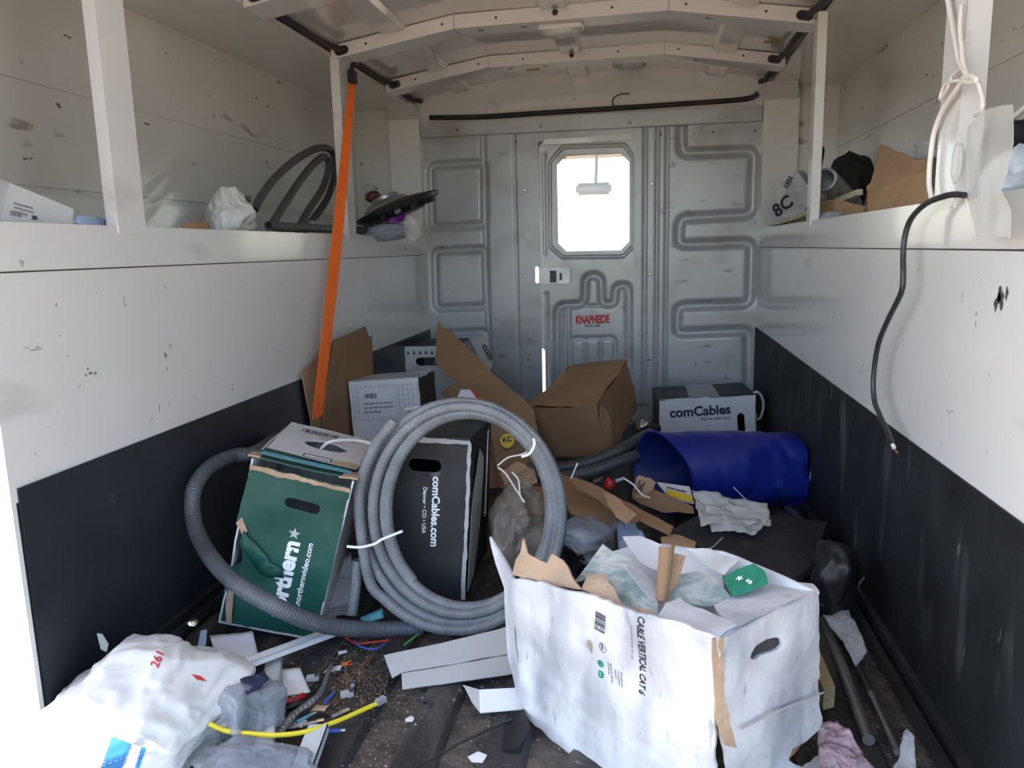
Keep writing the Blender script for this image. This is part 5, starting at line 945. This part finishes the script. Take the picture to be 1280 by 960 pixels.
t = thing('black_bracket', 'black flat bracket with a thin rod by the torn white carton', 'bracket', at(645, 915, Z=0)); slab_px('plate', [(634, 893), (655, 886), (662, 910), (648, 936), (627, 936), (630, 912)], plane3(at(634, 893, Z=.012), at(662, 905, Z=.014), at(630, 936, Z=.006)), 'black_plastic', t, .004); tube('rod', [at(505, 968, Z=.005), at(560, 937, Z=.006), at(610, 912, Z=.009), at(640, 899, Z=.014)], .0022, 'cable_black', t, 8)
# paper and plastic scraps
rnd = random.Random(11)
for i, (px, py, w_, lab) in enumerate([(597, 946, .014, 'larger white paper scrap beside the black bracket'), (513, 899, .0075, 'small white paper scrap on the floor rib beside the yellow plug'), (577, 967, .008, 'tiny white paper scrap near the thin black rod')]):
    c = at(px, py, Z=.002); q = [(w_ * math.cos(a) * rnd.uniform(.7, 1.2), w_ * math.sin(a) * rnd.uniform(.6, 1.1)) for a in [.4, 1.7, 3.2, 4.1, 5.4]]; v, f = slab_geo(q, c, Vector((1, 0, 0)), Vector((0, 1, 0)), Vector((0, 0, 1)), .0008, (), .006, .001, 40, i, 0); tag(obj('paper_scrap', v, f, 'paper'), lab, 'paper scrap')
p = at(532, 880, Z=.002); tag(MB().lathe(Matrix.Translation(p), [(.004, 0), (.0095, 0), (.0095, .0025), (.004, .0025), (.004, 0)], 18).build('washer', 'steel'), 'steel washer lying on the dirty floor rib', 'washer')
# connector litter
def connector(px, py, kind, label, rz):
    p = at(px, py, Z=.004); M = Matrix.Translation(p) @ Matrix.Rotation(rz, 4, 'Z'); t = thing('cable_connector' if kind < 2 else 'wall_plug', label, 'connector', (p.x, p.y, 0))
    if kind == 0: MB().cyl(M @ Vector((-.014, 0, .002)), M @ Vector((.004, 0, .002)), .0035).build('sleeve', 'steel_dull', t); MB().cyl(M @ Vector((.004, 0, .002)), M @ Vector((.014, 0, .002)), .0048).build('nut', 'chrome', t)
    elif kind == 1: MB().bbox((-.010, -.005, -.003), (.010, .005, .005), .001, M).build('plug_body', 'film_milky', t); MB().box((.003, -.004, .005), (.009, .004, .0058), M).build('plug_pins', 'steel', t)
    else: MB().cyl(M @ Vector((-.016, 0, .002)), M @ Vector((.010, 0, .002)), .0032, .0022).build('shank', 'wire_blue' if kind == 2 else 'teal_print', t); MB().cyl(M @ Vector((.010, 0, .002)), M @ Vector((.016, 0, .002)), .0026).build('tip', 'steel', t)
for px, py, k, lab, rz in [(425, 893, 0, 'chrome connector touching the yellow cable', .9), (418, 915, 2, 'blue wall plug just below the yellow cable', .2), (413, 872, 2, 'blue wall plug on end beside the coiled steel flex', 1.5), (434, 868, 1, 'clear plug on the floor between flex and yellow plug', .4), (393, 905, 0, 'dull steel connector above the bend of the yellow cable', .5), (391, 848, 1, 'clear plug by the torn white paper', .3), (383, 898, 3, 'teal wall plug near the end of the steel flex', 1.0), (440, 862, 0, 'dull connector beside the clear plug on the floor', 1.8)]: connector(px, py, k, lab, rz)
for px, py, w_, h, m, rz, lab in [(416, 836, .024, .010, 'carton_worn', .3, 'white printed sleeve at the end of the steel flex'), (434, 829, .016, .009, 'orange_web', .3, 'orange and white wrapper on the floor near the white trunking'), (428, 815, .014, .007, 'paper', .6, 'small white tag below the white trunking'), (400, 885, .020, .014, 'tan_tape', .1, 'tan card scrap under the coiled steel flex'), (372, 905, .020, .016, 'paper_grey', .1, 'grey card scrap under the end of the steel flex')]:
    c = at(px, py, Z=.004); U_ = Vector((math.cos(rz), math.sin(rz), .1)).normalized(); V_ = Vector((0, 0, 1)).cross(U_).normalized(); v, f = slab_geo([(-w_ * .6, -h * .5), (w_ * .5, -h * .6), (w_ * .6, h * .5), (-w_ * .4, h * .6)], c, U_, V_, Vector((0, 0, 1)), .0012, (), .006, .003, 50, int(px), .001); tag(obj('litter_scrap', v, f, m), lab, 'litter')
for pp, m, lab in [([(432, 797), (445, 804), (465, 803), (486, 800)], 'wire_red', 'thin red wire below the thick conduit'), ([(442, 800), (452, 809), (470, 811), (482, 803)], 'wire_blue', 'thin blue wire below the thick conduit'), ([(505, 806), (515, 799), (524, 792)], 'wire_green', 'short green wire under the coil'), ([(435, 830), (455, 820), (478, 812), (490, 806)], 'cable_black', 'dark wire between the folded card and thick conduit'), ([(452, 836), (460, 826), (466, 820)], 'bronze_wire', 'bronze wire offcut beside the folded card')]:
    tag(tube('wire_offcut', [at(a, b, Z=.006) for a, b in pp], .0016, m, None, 6), lab, 'wire')
# things between green and black cartons
tag(patch('plastic_wrap', [at(408, 735, Y=1.36), at(436, 712, Y=1.36), at(440, 765, Y=1.30), at(405, 772, Y=1.26)], 'film_clear', None, 12, 12, .001, .02, 26, 4), 'clear crumpled wrap between the green and black cartons', 'plastic')
tag(patch('paper_sheet', [at(410, 718, Y=1.40), at(438, 690, Y=1.42), at(440, 745, Y=1.34), at(412, 760, Y=1.30)], 'paper', None, 8, 8, .001, .01, 18, 14), 'white printed sheet standing between the green and black cartons', 'paper')
tag(patch('leaflet', [at(450, 772, Z=.02), at(478, 760, Z=.03), at(480, 772, Z=.02), at(455, 780, Z=.01)], 'teal_print', None, 5, 4, .001, .004, 22, 8), 'teal and white leaflet inside the bottom of the coil', 'paper')
# pale blue strap and foil at the left rail
tag(slab_px('webbing_scrap', [(251, 788), (258, 787), (257, 803), (248, 836), (241, 836), (247, 808)], plane3(at(251, 788, Y=1.13), at(258, 787, Y=1.13), at(244, 836, Y=1.08)), 'strap_blue', None, .002), 'pale blue strap end below the corner of the green carton', 'strap')
b_ = bag('foil_ball', at(241, 779, Y=1.16), (.012, .012, .009), 'chrome', seed=5, sub=3, amp=.3); tag(b_, 'crumpled silver foil at the corner of the green carton', 'foil')
b_ = bag('orange_scrap', at(232, 831, Y=1.06), (.012, .010, .008), 'yellow_sticker', seed=6, sub=3, amp=.3); tag(b_, 'small orange scrap behind the bin bag', 'scrap')
tag(tube('black_wire_loop', [at(248, 842, Z=.03), at(255, 826, Z=.04), at(268, 820, Z=.04), at(276, 828, Z=.03), at(276, 842, Z=.02)], .0022, 'cable_black', None, 6), 'black wire loop beside the white document sheet', 'wire')

# ------------------------------------------------------------------ right side of the floor
tag(MB().prism([at(1024, 812, Z=.035), at(1044, 858, Z=.035), at(1030, 862, Z=.035), at(1010, 816, Z=.035)], (0, 0, -.033)).build('timber_block', 'wood'), 'short timber block beside the torn white carton', 'wood')
for i, (a, b, r, m, lab) in enumerate([((1030, 775), (1086, 925), .0085, 'steel_dull', 'dirty steel pipe lying beside the torn white carton'), ((1042, 772), (1088, 866), .006, 'cable_black', 'short black rod lying on the steel pipe'), ((1052, 790), (1122, 940), .005, 'steel_dull', 'thin steel rod lying along the right rail'), ((1078, 845), (1100, 893), .004, 'cable_black', 'stub of black cable between rod and right rail')]):
    p, q = at(*a, Z=r + .001), at(*b, Z=r + .001); tag(tube('floor_rod', [p, p.lerp(q, .5) + Vector((.001, 0, 0)), q], r, m, None, 10), lab, 'rod')
tag(patch('film_scrap', [at(1030, 765, Z=.06), at(1062, 762, Z=.06), at(1084, 815, Z=.03), at(1072, 828, Z=.02)], 'film_clear', None, 12, 10, .001, .014, 28, 5), 'clear film lying over the rods by the right wall', 'plastic')
tag(patch('film_scrap', [at(1132, 910, Z=.05), at(1143, 920, Z=.05), at(1140, 985, Z=.01), at(1105, 985, Z=.01)], 'film_clear', None, 10, 10, .001, .01, 24, 6), 'upright clear film scrap near the tail by the right wall', 'plastic')
tag(patch('bubble_wrap', [at(1024, 900, Z=.045), at(1048, 896, Z=.045), at(1104, 970, Z=.02), at(1024, 1000, Z=.02)], 'bubble_pink', None, 16, 16, .003, .012, 30, 7), 'pinkish bubble wrap beside the torn white carton', 'bubble wrap')
p = at(1057, 761, Y=1.40); tag(MB().cyl(p, p + Vector((-.03, .05, -.01)), .014, .012, 16).build('black_socket', 'black_plastic', None, True, .6), 'round black socket in front of the black sack', 'socket')
tag(tube('thin_rod', [at(1022, 755, Y=1.30), at(1052, 757, Y=1.38), at(1080, 722, Y=1.45)], .0022, 'steel_dull', None, 6), 'thin bent rod leaning by the black sack', 'rod')
p = at(990, 645, Y=1.78); tag(tube('black_pipe', [at(985, 636, Y=1.85), at(1005, 655, Y=1.74), at(1020, 672, Y=1.66)], .010, 'cable_black', None, 8), 'short black pipe between the drum end and the flat case', 'pipe')
# more rubbish in the middle of the floor
b_ = bag('dark_cloth', at(690, 700, Z=.03), (.07, .08, .04), 'black_fabric', seed=81, sub=4, amp=.3, zmin=.002); tag(b_, 'dark cloth heap on the floor behind the torn flap', 'cloth')
tag(patch('film_scrap', [at(722, 645, Z=.09), at(770, 640, Z=.09), at(768, 690, Z=.05), at(725, 700, Z=.05)], 'film_clear', None, 16, 14, .001, .03, 26, 21), 'clear glossy film over the dark cloth heap', 'plastic')
tag(slab_px('cardboard_offcut', [(625, 590), (648, 578), (668, 588), (672, 604), (650, 612), (630, 606)], plane3(at(625, 590, Y=1.58), at(672, 604, Y=1.52), at(640, 612, Y=1.50)), 'cardboard_torn', None, .004, (), .015, .010, 24, 18, .003), 'crumpled tan cardboard lump inside the coil', 'cardboard')
tag(slab_px('cardboard_offcut', [(628, 612), (650, 606), (690, 612), (688, 640), (640, 645)], plane3(at(628, 612, Y=1.62), at(690, 612, Y=1.60), at(640, 645, Y=1.55)), 'cardboard', None, .004, (), .02, .006, 18, 19, .003), 'dark brown cardboard offcut seen through the coil', 'cardboard')
tag(slab_px('cardboard_offcut', [(826, 672), (842, 668), (870, 676), (868, 684), (840, 682), (828, 680)], plane3(at(826, 672, Z=.108), at(870, 676, Z=.108), at(840, 684, Z=.104)), 'cardboard_light', None, .004, (), .015, .004, 24, 22, .002), 'tan cardboard edge sticking up behind the white sheet', 'cardboard')
for i, (px, py, m, lab) in enumerate([(742, 672, 'chrome', 'shiny metal clip on the dark cloth heap'), (728, 690, 'bronze_wire', 'brass screw beside the dark cloth heap'), (748, 600, 'film_clear', 'clear cup behind the long cardboard strip'), (775, 600, 'pvc_white', 'white plastic stub behind the long cardboard strip')]):
    p = at(px, py, Z=.075 if py > 650 else .05); t_ = tag(MB().cyl(p + Vector((-.012, 0, -.004)), p + Vector((.012, .006, .004)), .006, .004, 10).build('small_fitting', m, None, True, .7), lab, 'fitting')
tag(tube('white_wire', [at(780, 598, Y=1.68), at(792, 606, Y=1.66), at(802, 618, Y=1.64), at(812, 622, Y=1.62)], .002, 'wire_white', None, 6), 'thin white wire beside the small torn carton', 'wire')
rnd = random.Random(9); mb = MB()
for i in range(1500):
    c = at(442 + rnd.gauss(0, 24), 852 + rnd.gauss(0, 22), Z=.0008); s = rnd.uniform(.001, .004); a = rnd.random() * 6; d = Vector((math.cos(a), math.sin(a), rnd.uniform(0, .5))) * s; e = Vector((-math.sin(a), math.cos(a), 0)) * s * .3
    mb.add([c - e, c + e, c + d + e, c + d + Vector((0, 0, s * .3))], [(0, 1, 2), (0, 2, 3), (1, 2, 3), (0, 1, 3)])
o_ = mb.build('sawdust', mat('sawdust', (.20, .14, .085), .9, var=.5, vs_=150)); tag(o_, 'brown sawdust and shavings around the connectors on the floor', 'sawdust', kind='stuff')
# grit swept into the floor's grooves
rnd = random.Random(5); mb = MB()
for i in range(2600):
    yy = .80 + rnd.random() ** 1.6 * 1.5; gx = -.818 + .1195 * rnd.randint(0, 9) + .0925 + rnd.gauss(0, .018)
    if not XL + .05 < gx < XR - .05 or (-.18 < gx < .22 and .80 < yy < 1.1) or (gx < -.5 and yy < 1.6): continue
    ing = (gx + .818) % .1195 > .064; z = -.0115 if ing else .0002; s = rnd.uniform(.0008, .0026); a = rnd.random() * 6; c_, s_ = math.cos(a) * s, math.sin(a) * s
    mb.add([(gx + c_, yy + s_, z), (gx - s_, yy + c_, z), (gx - c_, yy - s_, z), (gx, yy, z + s * .8)], [(0, 1, 3), (1, 2, 3), (2, 0, 3), (0, 2, 1)])
gr = mb.build('floor_grit', mat('grit', (.30, .27, .24), .9, var=.6, vs_=200)); tag(gr, 'pale grit and crumbs scattered over the floor ribs', 'grit', kind='stuff')
